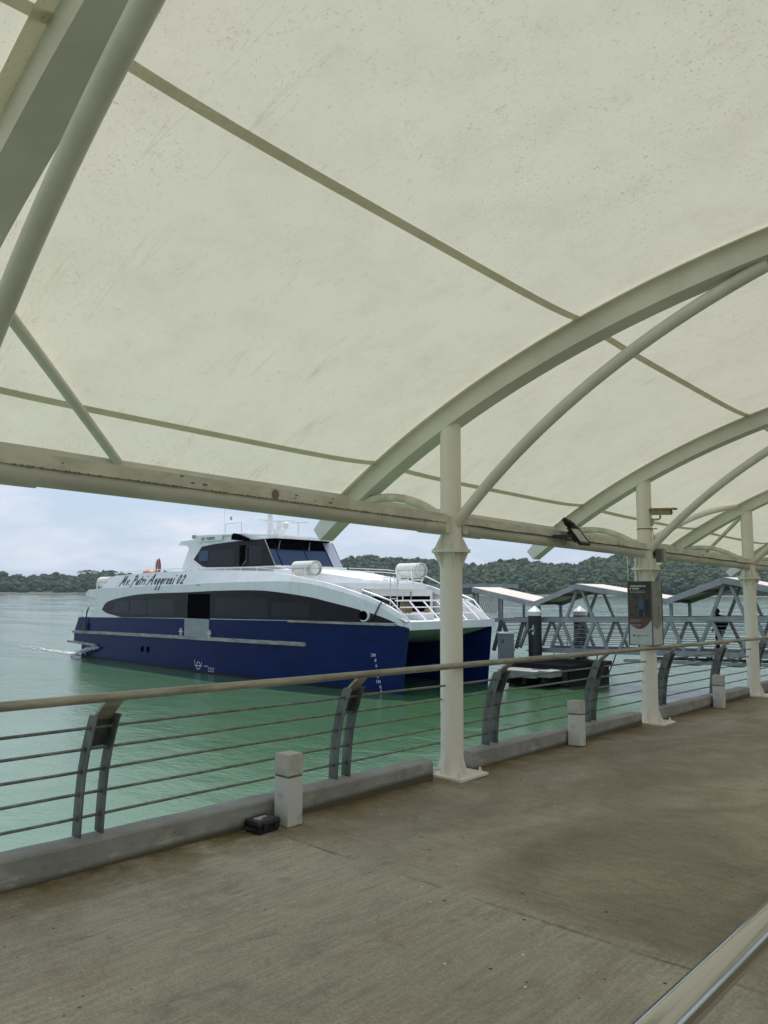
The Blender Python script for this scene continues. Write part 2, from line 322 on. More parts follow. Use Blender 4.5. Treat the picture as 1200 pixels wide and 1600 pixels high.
mat('sky_reflection_glass', (0.36, 0.36, 0.44), 0.15)  # sky showing in the last windshield pane, painted into its base colour
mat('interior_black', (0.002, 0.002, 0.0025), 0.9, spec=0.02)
mat('rub_rail_grey', (0.40, 0.40, 0.38), 0.6, wear=((0.16, 0.075, 0.03), 4.0, 0.62, 0.5), c2=(0.22, 0.22, 0.21), scale=5, stretch=(0.4, 1, 1))
mat('gate_grey', (0.30, 0.33, 0.35), 0.5, var=0.15, scale=3)
mat('name_paint', (0.018, 0.025, 0.05), 0.5)
mat('mark_white', (0.50, 0.53, 0.56), 0.5)
mat('teal_paint', (0.38, 0.62, 0.62), 0.5)
mat('raft_white', (0.76, 0.75, 0.71), 0.35, streak=((0.45, 0.42, 0.34), 0.4), var=0.08, scale=4)
mat('raft_seam', (0.42, 0.42, 0.40), 0.5)
mat('rope_dark', (0.07, 0.06, 0.05), 0.9)
mat('rope_tan', (0.30, 0.22, 0.13), 0.95, var=0.5, scale=20)
mat('orange_plastic', (0.62, 0.17, 0.05), 0.45, var=0.15, scale=3)
mat('flag_red', (0.32, 0.07, 0.05), 0.8); mat('flag_pale', (0.62, 0.55, 0.52), 0.8); mat('flag_navy', (0.03, 0.035, 0.09), 0.8); mat('flag_ochre', (0.33, 0.20, 0.09), 0.8)
mat('mast_white', (0.74, 0.75, 0.75), 0.4)
mat('louver_tan', (0.66, 0.62, 0.58), 0.7, var=0.2, scale=6)

mat('galvanised', (0.34, 0.36, 0.375), 0.55, 0.15, var=0.25, scale=2.5)
mat('galvanised_dark', (0.12, 0.13, 0.135), 0.6, 0.15, var=0.25, scale=2.5)
mat('roof_sheet', (0.58, 0.53, 0.46), 0.55, var=0.12, scale=1.5, stretch=(6, 1, 1))
mat('roof_under', (0.27, 0.21, 0.15), 0.7, var=0.25, scale=4)
mat('pontoon_concrete', (0.30, 0.31, 0.31), 0.8, var=0.25, scale=2)
mat('pontoon_side', (0.010, 0.010, 0.010), 0.9, var=0.4, scale=4)
mat('pile_black', (0.022, 0.025, 0.032), 0.5, var=0.3, scale=3, stretch=(1, 1, 0.3))
mat('pile_cap', (0.74, 0.76, 0.78), 0.4, var=0.08, scale=4)
mat('cabinet_grey', (0.20, 0.235, 0.27), 0.45, var=0.12, scale=3)
mat('clothes_black', (0.006, 0.006, 0.007), 0.9, spec=0.1)
mat('skin_tone', (0.16, 0.08, 0.05), 0.6)
mat('hair_black', (0.008, 0.007, 0.006), 0.6)
mat('shoe_dark', (0.012, 0.012, 0.012), 0.6)
mat('boot_trunk', (0.10, 0.075, 0.05), 0.9)

# ------------------------------------------------------------------ mesh helpers
SH = 0.0142                       # the jetty falls away gently along +Y
SHX = 0.0
class MB:
    def __init__(s): s.v = []; s.f = []; s.sm = []
    def add(s, vs, fs, smooth=False):
        k = len(s.v); s.v += [tuple(p) for p in vs]; s.f += [tuple(k+i for i in f) for f in fs]; s.sm += [smooth]*len(fs); return s
    def box(s, x0, x1, y0, y1, z0, z1, M=None):
        vs = [(x, y, z) for z in (z0, z1) for y in (y0, y1) for x in (x0, x1)]
        if M is not None: vs = [tuple(M @ Vector(p)) for p in vs]
        return s.add(vs, [(0, 2, 3, 1), (4, 5, 7, 6), (0, 1, 5, 4), (2, 6, 7, 3), (0, 4, 6, 2), (1, 3, 7, 5)])
    def hexa(s, a, b):      # two quads (lists of 4 points), joined
        return s.add(list(a)+list(b), [(3, 2, 1, 0), (4, 5, 6, 7), (0, 1, 5, 4), (1, 2, 6, 5), (2, 3, 7, 6), (3, 0, 4, 7)])
    def bar(s, a, b, w, h, up=(0, 0, 1)):
        a = Vector(a); b = Vector(b); d = (b-a).normalized(); u = Vector(up)
        if abs(d.dot(u)) > 0.98: u = Vector((0, 1, 0))
        r = d.cross(u).normalized(); u = r.cross(d).normalized(); q = []
        for p in (a, b): q.append([p-r*w/2-u*h/2, p+r*w/2-u*h/2, p+r*w/2+u*h/2, p-r*w/2+u*h/2])
        return s.hexa(q[0], q[1])
    def tube(s, pts, r, n=10, cap=True, smooth=True):
        pts = [Vector(p) for p in pts]; m = len(pts); rr = r if isinstance(r, (list, tuple)) else [r]*m
        vs = []; ref = None
        for i, p in enumerate(pts):
            d = (pts[min(i+1, m-1)]-pts[max(i-1, 0)]).normalized()
            if ref is None: ref = Vector((0, 0, 1)) if abs(d.z) < 0.9 else Vector((1, 0, 0))
            a = d.cross(ref).normalized(); bb = a.cross(d).normalized(); ref = bb
            for k in range(n):
                t = 2*pi*k/n; vs.append(p+(a*cos(t)+bb*sin(t))*rr[i])
        fs = [(i*n+k, i*n+(k+1) % n, (i+1)*n+(k+1) % n, (i+1)*n+k) for i in range(m-1) for k in range(n)]
        s.add(vs, fs, smooth)
        if cap:
            s.add(vs[:n], [tuple(range(n))[::-1]]); s.add(vs[-n:], [tuple(range(n))])
        return s
    def lathe(s, prof, n=24, c=(0, 0, 0), smooth=True, a0=0.0):
        m = len(prof); vs = []
        for r, z in prof:
            for k in range(n): t = a0+2*pi*k/n; vs.append((c[0]+r*cos(t), c[1]+r*sin(t), c[2]+z))
        fs = [(i*n+k, i*n+(k+1) % n, (i+1)*n+(k+1) % n, (i+1)*n+k) for i in range(m-1) for k in range(n)]
        s.add(vs, fs, smooth); s.add(vs[:n], [tuple(range(n))[::-1]]); s.add(vs[-n:], [tuple(range(n))]); return s
    def prism(s, poly, d):       # 3D polygon extruded by vector d
        poly = [Vector(p) for p in poly]; d = Vector(d); n = len(poly)
        tr = tessellate_polygon([poly]); vs = poly+[p+d for p in poly]
        fs = [tuple(t) for t in tr]+[tuple(n+i for i in t)[::-1] for t in tr]+[(i, (i+1) % n, n+(i+1) % n, n+i) for i in range(n)]
        return s.add(vs, fs)
    def grid(s, rows, smooth=True, flip=False):
        m, n = len(rows), len(rows[0]); vs = [p for r in rows for p in r]
        fs = [(i*n+j, i*n+j+1, (i+1)*n+j+1, (i+1)*n+j) for i in range(m-1) for j in range(n-1)]
        if flip: fs = [f[::-1] for f in fs]
        return s.add(vs, fs, smooth)
    def ball(s, c, r, n=12, m=8, sc=(1, 1, 1)):
        prof = [(max(1e-4, sin(pi*i/m))*r, -cos(pi*i/m)*r) for i in range(m+1)]
        k = len(s.v); s.lathe(prof, n, (0, 0, 0))
        for i in range(k, len(s.v)):
            x, y, z = s.v[i]; s.v[i] = (c[0]+x*sc[0], c[1]+y*sc[1], c[2]+z*sc[2])
        return s
    def build(s, name, mats, parent=None, shear=0.0, loc=None, bevel=0.0):
        me = bpy.data.meshes.new(name)
        vs = [(x, y, z-shear*y) for x, y, z in s.v] if shear else s.v
        if SHX: vs = [(x, y, z+SHX*x) for x, y, z in vs]
        me.from_pydata([tuple(p) for p in vs], [], s.f)
        me.polygons.foreach_set('use_smooth', s.sm)
        bm = bmesh.new(); bm.from_mesh(me); bmesh.ops.remove_doubles(bm, verts=bm.verts, dist=1e-5)
        bmesh.ops.recalc_face_normals(bm, faces=bm.faces); bm.to_mesh(me); bm.free()
        if not isinstance(mats, (list, tuple)): mats = [mats]
        for k in mats: me.materials.append(MATS[k])
        o = bpy.data.objects.new(name, me); col.objects.link(o)
        if parent: o.parent = parent
        if loc: o.location = loc
        if any(s.sm):
            md = o.modifiers.new('edges', 'EDGE_SPLIT'); md.split_angle = radians(38)
        if bevel:
            md = o.modifiers.new('bevel', 'BEVEL'); md.width = bevel; md.segments = 2; md.limit_method = 'ANGLE'
        return o
def empty(name, loc=(0, 0, 0), rz=0.0, rot=None):
    o = bpy.data.objects.new(name, None); col.objects.link(o); o.location = loc
    o.rotation_euler = rot if rot else (0, 0, rz); o.empty_display_size = 0.2
    return o
def tag(o, label=None, cat=None, group=None, kind=None):
    if label: o['label'] = label
    if cat: o['category'] = cat
    if group: o['group'] = group
    if kind: o['kind'] = kind
    return o
def kids(o): return [c for c in bpy.data.objects if c.parent == o]
def copy_tree(o, parent=None):
    c = o.copy(); col.objects.link(c); c.parent = parent
    for ch in kids(o): copy_tree(ch, c)
    return c
def text_mb(txt, size, extr=0.002, shear=0.0, M=None, wscale=1.0, offset=0.0):
    cu = bpy.data.curves.new('t', 'FONT'); cu.body = txt; cu.size = size; cu.extrude = extr; cu.shear = shear; cu.offset = offset
    cu.resolution_u = 2
    o = bpy.data.objects.new('t', cu); col.objects.link(o)
    dg = bpy.context.evaluated_depsgraph_get(); dg.update()
    me = bpy.data.meshes.new_from_object(o.evaluated_get(dg))
    mb = MB(); vs = [Vector((v.co.x*wscale, v.co.y, v.co.z)) for v in me.vertices]
    if M is not None: vs = [M @ p for p in vs]
    mb.add(vs, [tuple(p.vertices) for p in me.polygons])
    bpy.data.objects.remove(o); bpy.data.curves.remove(cu); bpy.data.meshes.remove(me)
    return mb
def interp(tab, x):
    if x <= tab[0][0]: return tab[0][1]
    for (a, b), (c, d) in zip(tab, tab[1:]):
        if x <= c: return b+(d-b)*(x-a)/(c-a)
    return tab[-1][1]
def smooth_tab(tab):            # Catmull-Rom resample
    out = []
    for i in range(len(tab)-1):
        p0, p1, p2, p3 = tab[max(i-1, 0)], tab[i], tab[i+1], tab[min(i+2, len(tab)-1)]
        for k in range(4):
            t = k/4; q = []
            for a in (0, 1):
                q.append(0.5*(2*p1[a]+(p2[a]-p0[a])*t+(2*p0[a]-5*p1[a]+4*p2[a]-p3[a])*t*t+(3*p1[a]-p0[a]-3*p2[a]+p3[a])*t**3))
            out.append(tuple(q))
    out.append(tab[-1]); return out
WATER_Z = -2.3

# ------------------------------------------------------------------ water, walkway slab, hills, forest
def build_setting():
    mb = MB(); mb.add([(-2600, -400, 0), (1600, -400, 0), (1600, 2600, 0), (-2600, 2600, 0)], [(0, 1, 2, 3)])
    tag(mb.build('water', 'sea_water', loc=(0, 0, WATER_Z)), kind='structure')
    mb = MB()
    ys = [-9+i*1.5 for i in range(0, 42)]
    for x0, x1, z0, z1 in ((-4.66, 4.42, -0.35, 0.0),):
        q = [[(x0, y, z0), (x0, y, z1), (x1, y, z1), (x1, y, z0)] for y in (ys[0], ys[-1])]
        mb.hexa(q[0], q[1])
    mb.box(-4.72, -4.3, -9, ys[-1], -0.75, -0.36); mb.box(4.06, 4.48, -9, ys[-1], -0.75, -0.36)
    tag(mb.build('walkway', 'walkway_concrete', shear=SH), kind='structure')
build_setting()

# distance helper for far land: image bearing -> world position
def far_pt(px, D):
    b = atan2((px-600)/1200.0, 1.0); a = YAW-b
    return Vector((-sin(a)*D, cos(a)*D, 0))

def far_z(px, py, D):       # world height seen at photo pixel (px,py) at distance D
    d = F+R_*((px-600)/1200.0)-U_*((py-800)/1200.0)
    return 1.6+D*d.z/hypot(d.x, d.y)

RIDGE_R = [(150, 925), (205, 905), (250, 896), (400, 888), (480, 882), (534, 875), (548, 870), (562, 868), (581, 867), (603, 871), (622, 871), (640, 874), (658, 872), (687, 874), (723, 880), (757, 882), (780, 876), (808, 873), (840, 878), (880, 880), (905, 878), (930, 872), (960, 868), (1010, 864), (1060, 867), (1090, 870), (1130, 877), (1180, 878), (1240, 872), (1320, 880), (1500, 890), (1700, 900)]
RIDGE_L = [(-500, 896), (-200, 893), (0, 896), (27, 899), (45, 900), (69, 894), (91, 895), (109, 898), (133, 895), (160, 894), (200, 895), (260, 897), (330, 900), (420, 905), (500, 915)]

mt, nt_, b_, v_ = newmat('forest_canopy')
at = nt_.nodes.new('ShaderNodeVertexColor'); at.layer_name = 'tint'
f1 = noise_n(nt_, v_, 0.35, 6, 0.7)
nt_.links.new(mixc(nt_, 1.0, at.outputs[0], ramp(nt_, f1, 0.36, (0.7,)*3, 0.66, (1.3,)*3), 'MULTIPLY'), b_.inputs['Base Color'])
b_.inputs['Roughness'].default_value = 0.8; b_.inputs['Specular IOR Level'].default_value = 0.2
mat('shore_mud', (0.16, 0.15, 0.12), 0.9, var=0.3, scale=0.05)
mat('hill_ground', (0.035, 0.05, 0.025), 0.95, var=0.3, scale=0.05)

def ico(sub):
    bm = bmesh.new(); bmesh.ops.create_icosphere(bm, subdivisions=sub, radius=1.0)
    bm.verts.ensure_lookup_table()
    v = [tuple(x.co) for x in bm.verts]; f = [tuple(q.index for q in p.verts) for p in bm.faces]; bm.free(); return v, f
ICO1 = ico(2)

def forest(name, ridge, D0, depth, px0, px1, nrow, crown, seed):
    rng = random.Random(seed)
    # terrain strip
    rows = []
    prof = lambda t: 0.06*(t > 0)+0.94*min(1.0, t)**0.75
    pxs = [px0+(px1-px0)*i/120 for i in range(121)]
    def ground(px, t):
        D = D0+depth*t
        zt = far_z(px, interp(ridge, px), D0+depth)-crown*1.15
        p = far_pt(px, D); p.z = WATER_Z-0.3+max(0.4, (zt-WATER_Z))*prof(t) if t > 0 else WATER_Z-0.5
        return p
    for t in (0, 0.004, 0.1, 0.25, 0.45, 0.7, 1.0, 1.25):
        if t > 1: rows.append([Vector((p.x*1.1, p.y*1.1, WATER_Z-4)) for p in [ground(px, 1.0) for px in pxs]])
        else: rows.append([ground(px, t) for px in pxs])
    mb = MB(); mb.grid(rows); tag(mb.build(name+'_hills' if False else 'hills', 'hill_ground'), kind='structure')
    V, Fc, cols = [], [], []
    for r in range(nrow):
        t = (r+0.3)/nrow
        D = D0+depth*t
        step = crown*1.25*1200/D
        px = px0+rng.random()*step
        while px < px1:
            b = px+rng.uniform(-0.3, 0.3)*step
            cr = crown*rng.uniform(0.55, 1.25)
            if rng.random() < 0.10: cr *= 1.25
            p = ground(b, max(0.006, min(1.0, t+rng.uniform(-0.5, 0.5)/nrow)))
            nx = noise.noise(Vector((p.x*0.012, p.y*0.012, 3.1)))
            h = cr*rng.uniform(0.75, 1.15)
            off = Vector((rng.random()*50, rng.random()*50, rng.random()*50))
            g = rng.uniform(0.7, 1.3)*(1+0.45*nx)
            base = Vector((0.034, 0.068, 0.028))*g
            q = rng.random()
            if q < 0.12: base = Vector((0.058, 0.095, 0.034))*g
            elif q < 0.16: base = Vector((0.085, 0.085, 0.042))*g
            top = p.z+h*0.35+rng.uniform(0, 0.35)*cr
            k = len(V)
            for (x, y, z) in ICO1[0]:
                nn = noise.noise(Vector((x*1.7, y*1.7, z*1.7))+off)*0.5
                s = 0.86*(1+nn); V.append((p.x+x*cr*s, p.y+y*cr*s, top+z*h*s))
            for f in ICO1[1]: Fc.append((k+f[0], k+f[1], k+f[2]))
            cols += [base*0.8]*len(ICO1[0])
            for _ in range(46):
                d = Vector((rng.gauss(0, 1), rng.gauss(0, 1), rng.gauss(0.25, 1))).normalized()
                nn = noise.noise(d*1.7+off)*0.5
                s = rng.uniform(0.82, 1.08)*(1+nn); c = Vector((p.x+d.x*cr*s, p.y+d.y*cr*s, top+d.z*h*s))
                n_ = (d+Vector((rng.gauss(0, 0.5), rng.gauss(0, 0.5), rng.gauss(0.2, 0.5)))).normalized()
                a1 = n_.orthogonal().normalized(); a2 = n_.cross(a1); sz = rng.uniform(0.35, 1.0)*crown*0.17; th_ = rng.random()*6.28
                b1 = (a1*cos(th_)+a2*sin(th_))*sz; b2 = (a2*cos(th_)-a1*sin(th_))*sz*rng.uniform(0.5, 1)
                k = len(V); V += [tuple(c-b1), tuple(c-b2*0.8+b1*0.2), tuple(c+b1), tuple(c+b2)]; Fc.append((k, k+1, k+2, k+3))
                cv = base*rng.uniform(0.65, 1.5); cols += [cv]*4
            px += step*rng.uniform(0.55, 1.1)
    me = bpy.data.meshes.new('forest'); me.from_pydata(V, [], Fc)
    ca = me.color_attributes.new('tint', 'FLOAT_COLOR', 'POINT')
    flat = []
    for c in cols: flat += [c.x, c.y, c.z, 1]
    ca.data.foreach_set('color', flat)
    me.materials.append(MATS['forest_canopy'])
    o = bpy.data.objects.new('forest', me); col.objects.link(o)
    return o
fl = forest('left', RIDGE_L, 1080, 130, -420, 520, 6, 5.6, 3)
tag(fl, 'low dense mangrove forest along the far left shore behind the ferry stern', 'forest', kind='stuff')
fr = forest('right', RIDGE_R, 820, 260, 170, 1700, 18, 4.9, 5)
tag(fr, 'dense wooded hillside across the water behind the gangway', 'forest', kind='stuff')
mb = MB()
for px0, px1, D in ((-450, 560, 1068), (150, 1720, 812)):
    P = [far_pt(px0+(px1-px0)*i/60, D) for i in range(61)]
    mb.grid([[Vector((p.x*0.997, p.y*0.997, WATER_Z-0.3)) for p in P], [Vector((p.x, p.y, WATER_Z+0.9+0.3*sin(i*1.7))) for i, p in enumerate(P)], [Vector((p.x*1.03, p.y*1.03, WATER_Z+1.6)) for p in P]])
tag(mb.build('shore', 'shore_mud'), kind='structure')

# flat-topped trees standing above the left shore
def flat_tree(px, w, ztop, D, seed):
    rng = random.Random(seed); p = far_pt(px, D)
    root = empty('flat_topped_tree', (p.x, p.y, WATER_Z+1.0))
    tb = MB(); H = ztop-(WATER_Z+1.0)
    tb.tube([(0, 0, 0), (0.4, 0, H*0.5), (0.2, 0.3, H*0.8)], [0.55, 0.4, 0.28], 8)
    for k in range(6):
        a = k*pi/3+rng.random(); tb.tube([(0.2, 0.2, H*0.72), (cos(a)*w*0.3, sin(a)*w*0.3, H*0.9), (cos(a)*w*0.42, sin(a)*w*0.42, H*0.97)], [0.25, 0.15, 0.08], 6)
    tb.build('trunk', 'boot_trunk', root)
    V, Fc = [], []
    for k in range(260):
        a = rng.random()*2*pi; r = sqrt(rng.random())*w*0.55
        c = Vector((cos(a)*r, sin(a)*r, H+(1-(r/(w*0.55))**2)*w*0.12-w*0.06+rng.uniform(-0.6, 0.6)))
        s = rng.uniform(0.45, 1.1)
        for q in range(4):
            d1 = Vector((rng.gauss(0, 1), rng.gauss(0, 1), rng.gauss(0, 0.5))).normalized()*s; d2 = Vector((rng.gauss(0, 1), rng.gauss(0, 1), rng.gauss(0, 0.4))).normalized()*s
            k0 = len(V); V += [c, c+d1, c+d1*0.6+d2, c+d2]; Fc.append((k0, k0+1, k0+2, k0+3))
    me = bpy.data.meshes.new('crown'); me.from_pydata([tuple(x) for x in V], [], Fc); me.materials.append(MATS['crown_leaf'])
    o = bpy.data.objects.new('crown', me); col.objects.link(o); o.parent = root
    return root
mat('crown_leaf', (0.075, 0.10, 0.055), 0.8, var=0.4, scale=0.3)
D = 1085
tag(flat_tree(140, 26, far_z(140, 893, D), D, 1), 'pale flat-topped tree above the left forest, just left of the ferry stern raft', 'tree', 'flat-topped trees on the left shore')
tag(flat_tree(174, 17, far_z(174, 893, D), D, 2), 'smaller flat-topped tree just above the bulwark at the ferry stern', 'tree', 'flat-topped trees on the left shore')

# ------------------------------------------------------------------ canopy
XC, YC0, BAY = -4.445, 1.440, 4.412
AX, AZ, RI, RO = -0.12, -6.17, 10.36, 10.57
XR = 2*AX-XC
canopy = empty('walkway_canopy', (0, 0, 0))
tag(canopy, 'cream steel canopy with arched beams and pale fabric membrane over the walkway', 'canopy')
IB = list(range(-2, 10))
def arc(r, a): return (AX+r*sin(a), AZ+r*cos(a))
AE = math.asin((6.05)/RI)          # end angle of the arch beams
def arch_mb():
    mb = MB(); n = 56; rows = []
    for i in range(n+1):
        a = -AE+2*AE*i/n
        if i in (0, n):   # vertical end cut
            xi, zi = arc(RI, a); xo = xi - 0.10*(1 if a < 0 else -1); zo = zi+0.12
        else: (xi, zi), (xo, zo) = arc(RI, a), arc(RO-0.01, a)
        rows.append([(xi, -0.1, zi), (xi, 0.1, zi), (xo, 0.1, zo), (xo, -0.1, zo), (xi, -0.1, zi)])
    mb.grid(rows, smooth=False)
    for r in (rows[0], rows[-1]): mb.add(r[:4], [(0, 1, 2, 3)])
    return mb
def on_circ(c, R, a0, a1, n, yy=0):
    return [(c[0]+R*cos(a0+(a1-a0)*i/n), yy, c[1]+R*sin(a0+(a1-a0)*i/n)) for i in range(n+1)]
def brace_pts(side):
    c = (0.511, -2.468); R = 6.848
    a0 = atan2(2.33-c[1], -4.40-c[0]); a1 = atan2(4.085-c[1], -1.55-c[0])
    P = on_circ(c, R, a0, a1, 22)
    return P if side < 0 else [(2*AX-x, y, z) for x, y, z in P]
def bracket_pts(side):
    c = (-5.325, 1.384); R = 1.266
    a0 = atan2(2.416-c[1], -4.589-c[0]); a1 = atan2(2.50-c[1], -5.93-c[0])
    P = on_circ(c, R, a0, a1, 14); P = [(-4.46, 0, 2.33)]+P
    return P if side < 0 else [(2*AX-x, y, z) for x, y, z in P]
def zarch(x, r=RI): return AZ+sqrt(r*r-(x-AX)**2)
proto_parts = []
def canopy_bay_parts():
    out = []
    o = arch_mb().build('arch_beam', 'frame_paint', canopy); out.append(o)
    for sd_ in (-1, 1):
        X = XC if sd_ < 0 else XR
        mb = MB(); mb.lathe([(0.1065, 0.02), (0.1065, 2.045)], 32, (X, 0, 0)); 
        mb.lathe([(0.100, 2.08), (0.100, zarch(X)+0.05)], 32, (X, 0, 0))
        c = mb.build('column', 'column_paint', canopy); out.append(c)
        f = MB(); f.lathe([(0.108, 1.93), (0.109, 2.05), (0.185, 2.053), (0.185, 2.083), (0.109, 2.086), (0.104, 2.20)], 28, (X, 0, 0))
        for k in range(6):
            a = k*pi/3+0.3; ca, sa = cos(a), sin(a)
            for z0, z1 in ((2.053, 1.90), (2.083, 2.22)):
                P = [(X+ca*0.10, sa*0.10, z0), (X+ca*0.175, sa*0.175, z0), (X+ca*0.105, sa*0.105, z1), (X+ca*0.10, sa*0.10, z1)]
                P = [(x-sa*0.005, y+ca*0.005, z) for x, y, z in P]; f.prism(P, (sa*0.01, -ca*0.01, 0))
            f.lathe([(0.012, 2.084), (0.012, 2.10)], 6, (X+cos(a+0.5)*0.155, sin(a+0.5)*0.155, 0))
        f.build('collar_flange', 'column_paint', c)
        b = MB(); b.box(X-0.12, X+0.26, -0.21, 0.21, 0.002, 0.028) if sd_ < 0 else b.box(X-0.26, X+0.12, -0.21, 0.21, 0.002, 0.028)
        b.build('base_plate', 'column_paint', c, bevel=0.004)
        g = MB()
        for k in range(4):
            a = k*pi/2+pi/4*0; ca, sa = cos(a), sin(a)
            P = [(X+ca*0.10, sa*0.10, 0.028), (X+ca*0.172, sa*0.172, 0.028), (X+ca*0.172, sa*0.172, 0.05), (X+ca*0.112, sa*0.112, 0.19), (X+ca*0.10, sa*0.10, 0.19)]
            P = [(x-sa*0.006, y+ca*0.006, z) for x, y, z in P]; g = MB(); g.prism(P, (sa*0.012, -ca*0.012, 0)); g.build('gusset', 'column_paint', c)
        sx = 1 if sd_ < 0 else -1
        for bx, by in ((0.2, -0.16), (0.2, 0.16), (-0.09, -0.16)):
            bo = MB(); bo.lathe([(0.02, 0.028), (0.02, 0.046), (0.011, 0.047), (0.011, 0.072)], 8, (X+sx*bx, by, 0)); bo.build('anchor_bolt', 'column_paint', c)
        mb = MB(); mb.tube(brace_pts(sd_), 0.052, 18); out.append(mb.build('curved_strut', 'frame_paint', canopy))
        mb = MB(); mb.tube(bracket_pts(sd_), 0.043, 14); out.append(mb.build('curved_bracket', 'gutter_paint', canopy))
        # clamp box where the edge beams meet the column
        for ya_, yb_ in ((-0.17, -0.10), (0.10, 0.17)):
            mb = MB(); mb.box(X-0.075, X+0.075, ya_, yb_, 2.235, 2.395); out.append(mb.build('clamp', 'gutter_paint', canopy))
    return out
protos = canopy_bay_parts(); skewed = []
SKEW = {0: -0.045}
def yline(i, x): return YC0+BAY*i+(SKEW[i]*(x-XC)-0.02 if i in SKEW and x > XC-3 and x < 0 else SKEW[i]*(2*AX-x-XC)-0.03 if i in SKEW else 0.0)
def place(o, y, src_parent=canopy): o.location = (0, y, -SH*y)
for n_, i in enumerate(IB):
    y = YC0+BAY*i
    for p in protos:
        q_ = p if n_ == 0 else copy_tree(p, canopy)
        place(q_, y)
        if i in SKEW and (p.name.startswith('arch_beam') or p.name.startswith('curved_strut')): skewed.append((q_, i, y))

for q_, i, y in skewed:
    q_.data = q_.data.copy()
    for v_ in q_.data.vertices: v_.co.y += yline(i, v_.co.x)-y
def membrane():
    for n_, i in enumerate(IB[:-1]):
        y0 = YC0+BAY*i; L = BAY
        def YY(t, x): a_, b_ = yline(i, x), yline(i+1, x); return a_+(b_-a_)*t
        mb = MB(); rows = []
        na, ny = 48, 18; aE = math.asin(5.78/RO)
        for j in range(ny+1):
            t = j/ny; yy = y0+L*t; sag = 0.062*(1-abs(2*t-1)**5)
            rows.append([(AX+(RO-sag)*sin(a), YY(t, AX+RO*sin(a)), AZ+(RO-sag)*cos(a)) for a in [-aE+2*aE*k/na for k in range(na+1)]])
        mb.grid(rows)
        p = mb.build('membrane_panel', 'membrane_fabric', canopy, shear=SH)
        for xs in (-5.35, -3.02, -0.12, 2.78, 5.11):
            sb = MB(); a = math.asin((xs-AX)/RO); w = 0.033/RO
            rr = []
            for j in range(ny+1):
                t = j/ny; yy = y0+L*t; sag = 0.062*(1-abs(2*t-1)**5)+0.0035
                rr.append([(AX+(RO-sag)*sin(q), yy, AZ+(RO-sag)*cos(q)) for q in (a-w, a+w)])
            sb.grid(rr); sb.build('seam', 'membrane_seam', p, shear=SH)
        # clamped border strips beside each arch
        for t0, t1 in ((0.10, 0.185), (L-0.185, L-0.10)):
            if t0 < 1: continue
            eb = MB(); rr = []
            for k in range(na+1):
                a = -aE+2*aE*k/na
                ya_ = yline(i+1, AX+RO*sin(a))-L; rr.append([(AX+(RO-0.052)*sin(a), ya_+t0, AZ+(RO-0.052)*cos(a)), (AX+(RO-0.022)*sin(a), ya_+t1, AZ+(RO-0.022)*cos(a))])
            eb.grid(rr); eb.build('border_strip', 'membrane_border', p, shear=SH)
membrane()
def edge_beams():
    for n_, i in enumerate(IB[:-1]):
        y0 = YC0+BAY*i
        for s_ in (-1, 1):
            X = XC if s_ < 0 else XR; sg = 1 if s_ < 0 else -1
            mb = MB(); mb.tube([(X, y0+0.16, 2.29), (X, y0+BAY-0.16, 2.29)], 0.068, 24)
            e = mb.build('gutter_pipe', 'pipe_paint', canopy, shear=SH)
            c = MB(); c.prism([(X-sg*0.05, y0+0.165, 2.325), (X+sg*0.078, y0+0.165, 2.325), (X+sg*0.082, y0+0.165, 2.405), (X-sg*0.05, y0+0.165, 2.405)], (0, BAY-0.33, 0))
            c.build('gutter_channel', 'gutter_paint', canopy, shear=SH)
            g = MB(); yy = y0+0.3
            rg = random.Random(i*3+s_)
            while yy < y0+BAY-0.3:
                if rg.random() < 0.75: g.box(X+sg*0.0795, X+sg*0.086, yy, yy+rg.uniform(0.008, 0.018), 2.318, 2.327)
                yy += rg.uniform(0.02, 0.05)
            for _ in range(9):
                yy = y0+rg.uniform(0.3, BAY-0.3); zz = rg.uniform(2.335, 2.39); g.box(X+sg*0.08, X+sg*0.0835, yy, yy+rg.uniform(0.01, 0.04), zz, zz+rg.uniform(0.006, 0.014))
            g.build('grime', 'grime', e, shear=SH)
            for ya in (y0+0.165, y0+BAY-0.46):
                l = MB(); l.tube([(X, ya, 2.288), (X, ya+0.295, 2.288)], 0.0755, 24); l.build('splice_sleeve', 'pipe_paint', e, shear=SH)
            # edge purlin carrying the membrane
            Xp = -5.80 if s_ < 0 else 2*AX+5.80
            pb = MB(); pb.box(Xp-0.05, Xp+0.05, y0+0.10, y0+BAY-0.10, 2.615, 2.705)
            pb.build('edge_purlin', 'frame_paint', canopy, shear=SH)
edge_beams()
def gutter_bits():
    m = MB(); m.tube([(XC+0.0795, 3.62, 2.362), (XC+0.0835, 3.62, 2.362)], 0.034, 18); m.tube([(XC+0.084, 3.62, 2.362), (XC+0.0862, 3.62, 2.362)], 0.012, 10); m.build('cover_plate', 'grime', canopy, shear=SH)
    m = MB(); P = []
    for k in range(70):
        y = 5.95+k*0.15; P.append((XC+0.088+0.003*sin(k*1.3), y, 2.322+0.006*sin(k*0.9)))
    m.tube(P, 0.004, 6); m.build('wire', 'cable_dark', canopy, shear=SH)
gutter_bits()
def round_brace(name, a, b, r=0.038):
    mb = MB(); mb.tube([a, b], r, 16); mb.build(name, 'frame_paint', canopy, shear=SH)
for i in (0, 3, 6):
    ya = YC0+BAY*i
    for s_ in (-1, 1):
        q = lambda x: x if s_ < 0 else 2*AX-x
        round_brace('diagonal_brace', (q(-5.76), ya+1.68, 2.69), (q(-4.38), ya+0.06, 3.36))
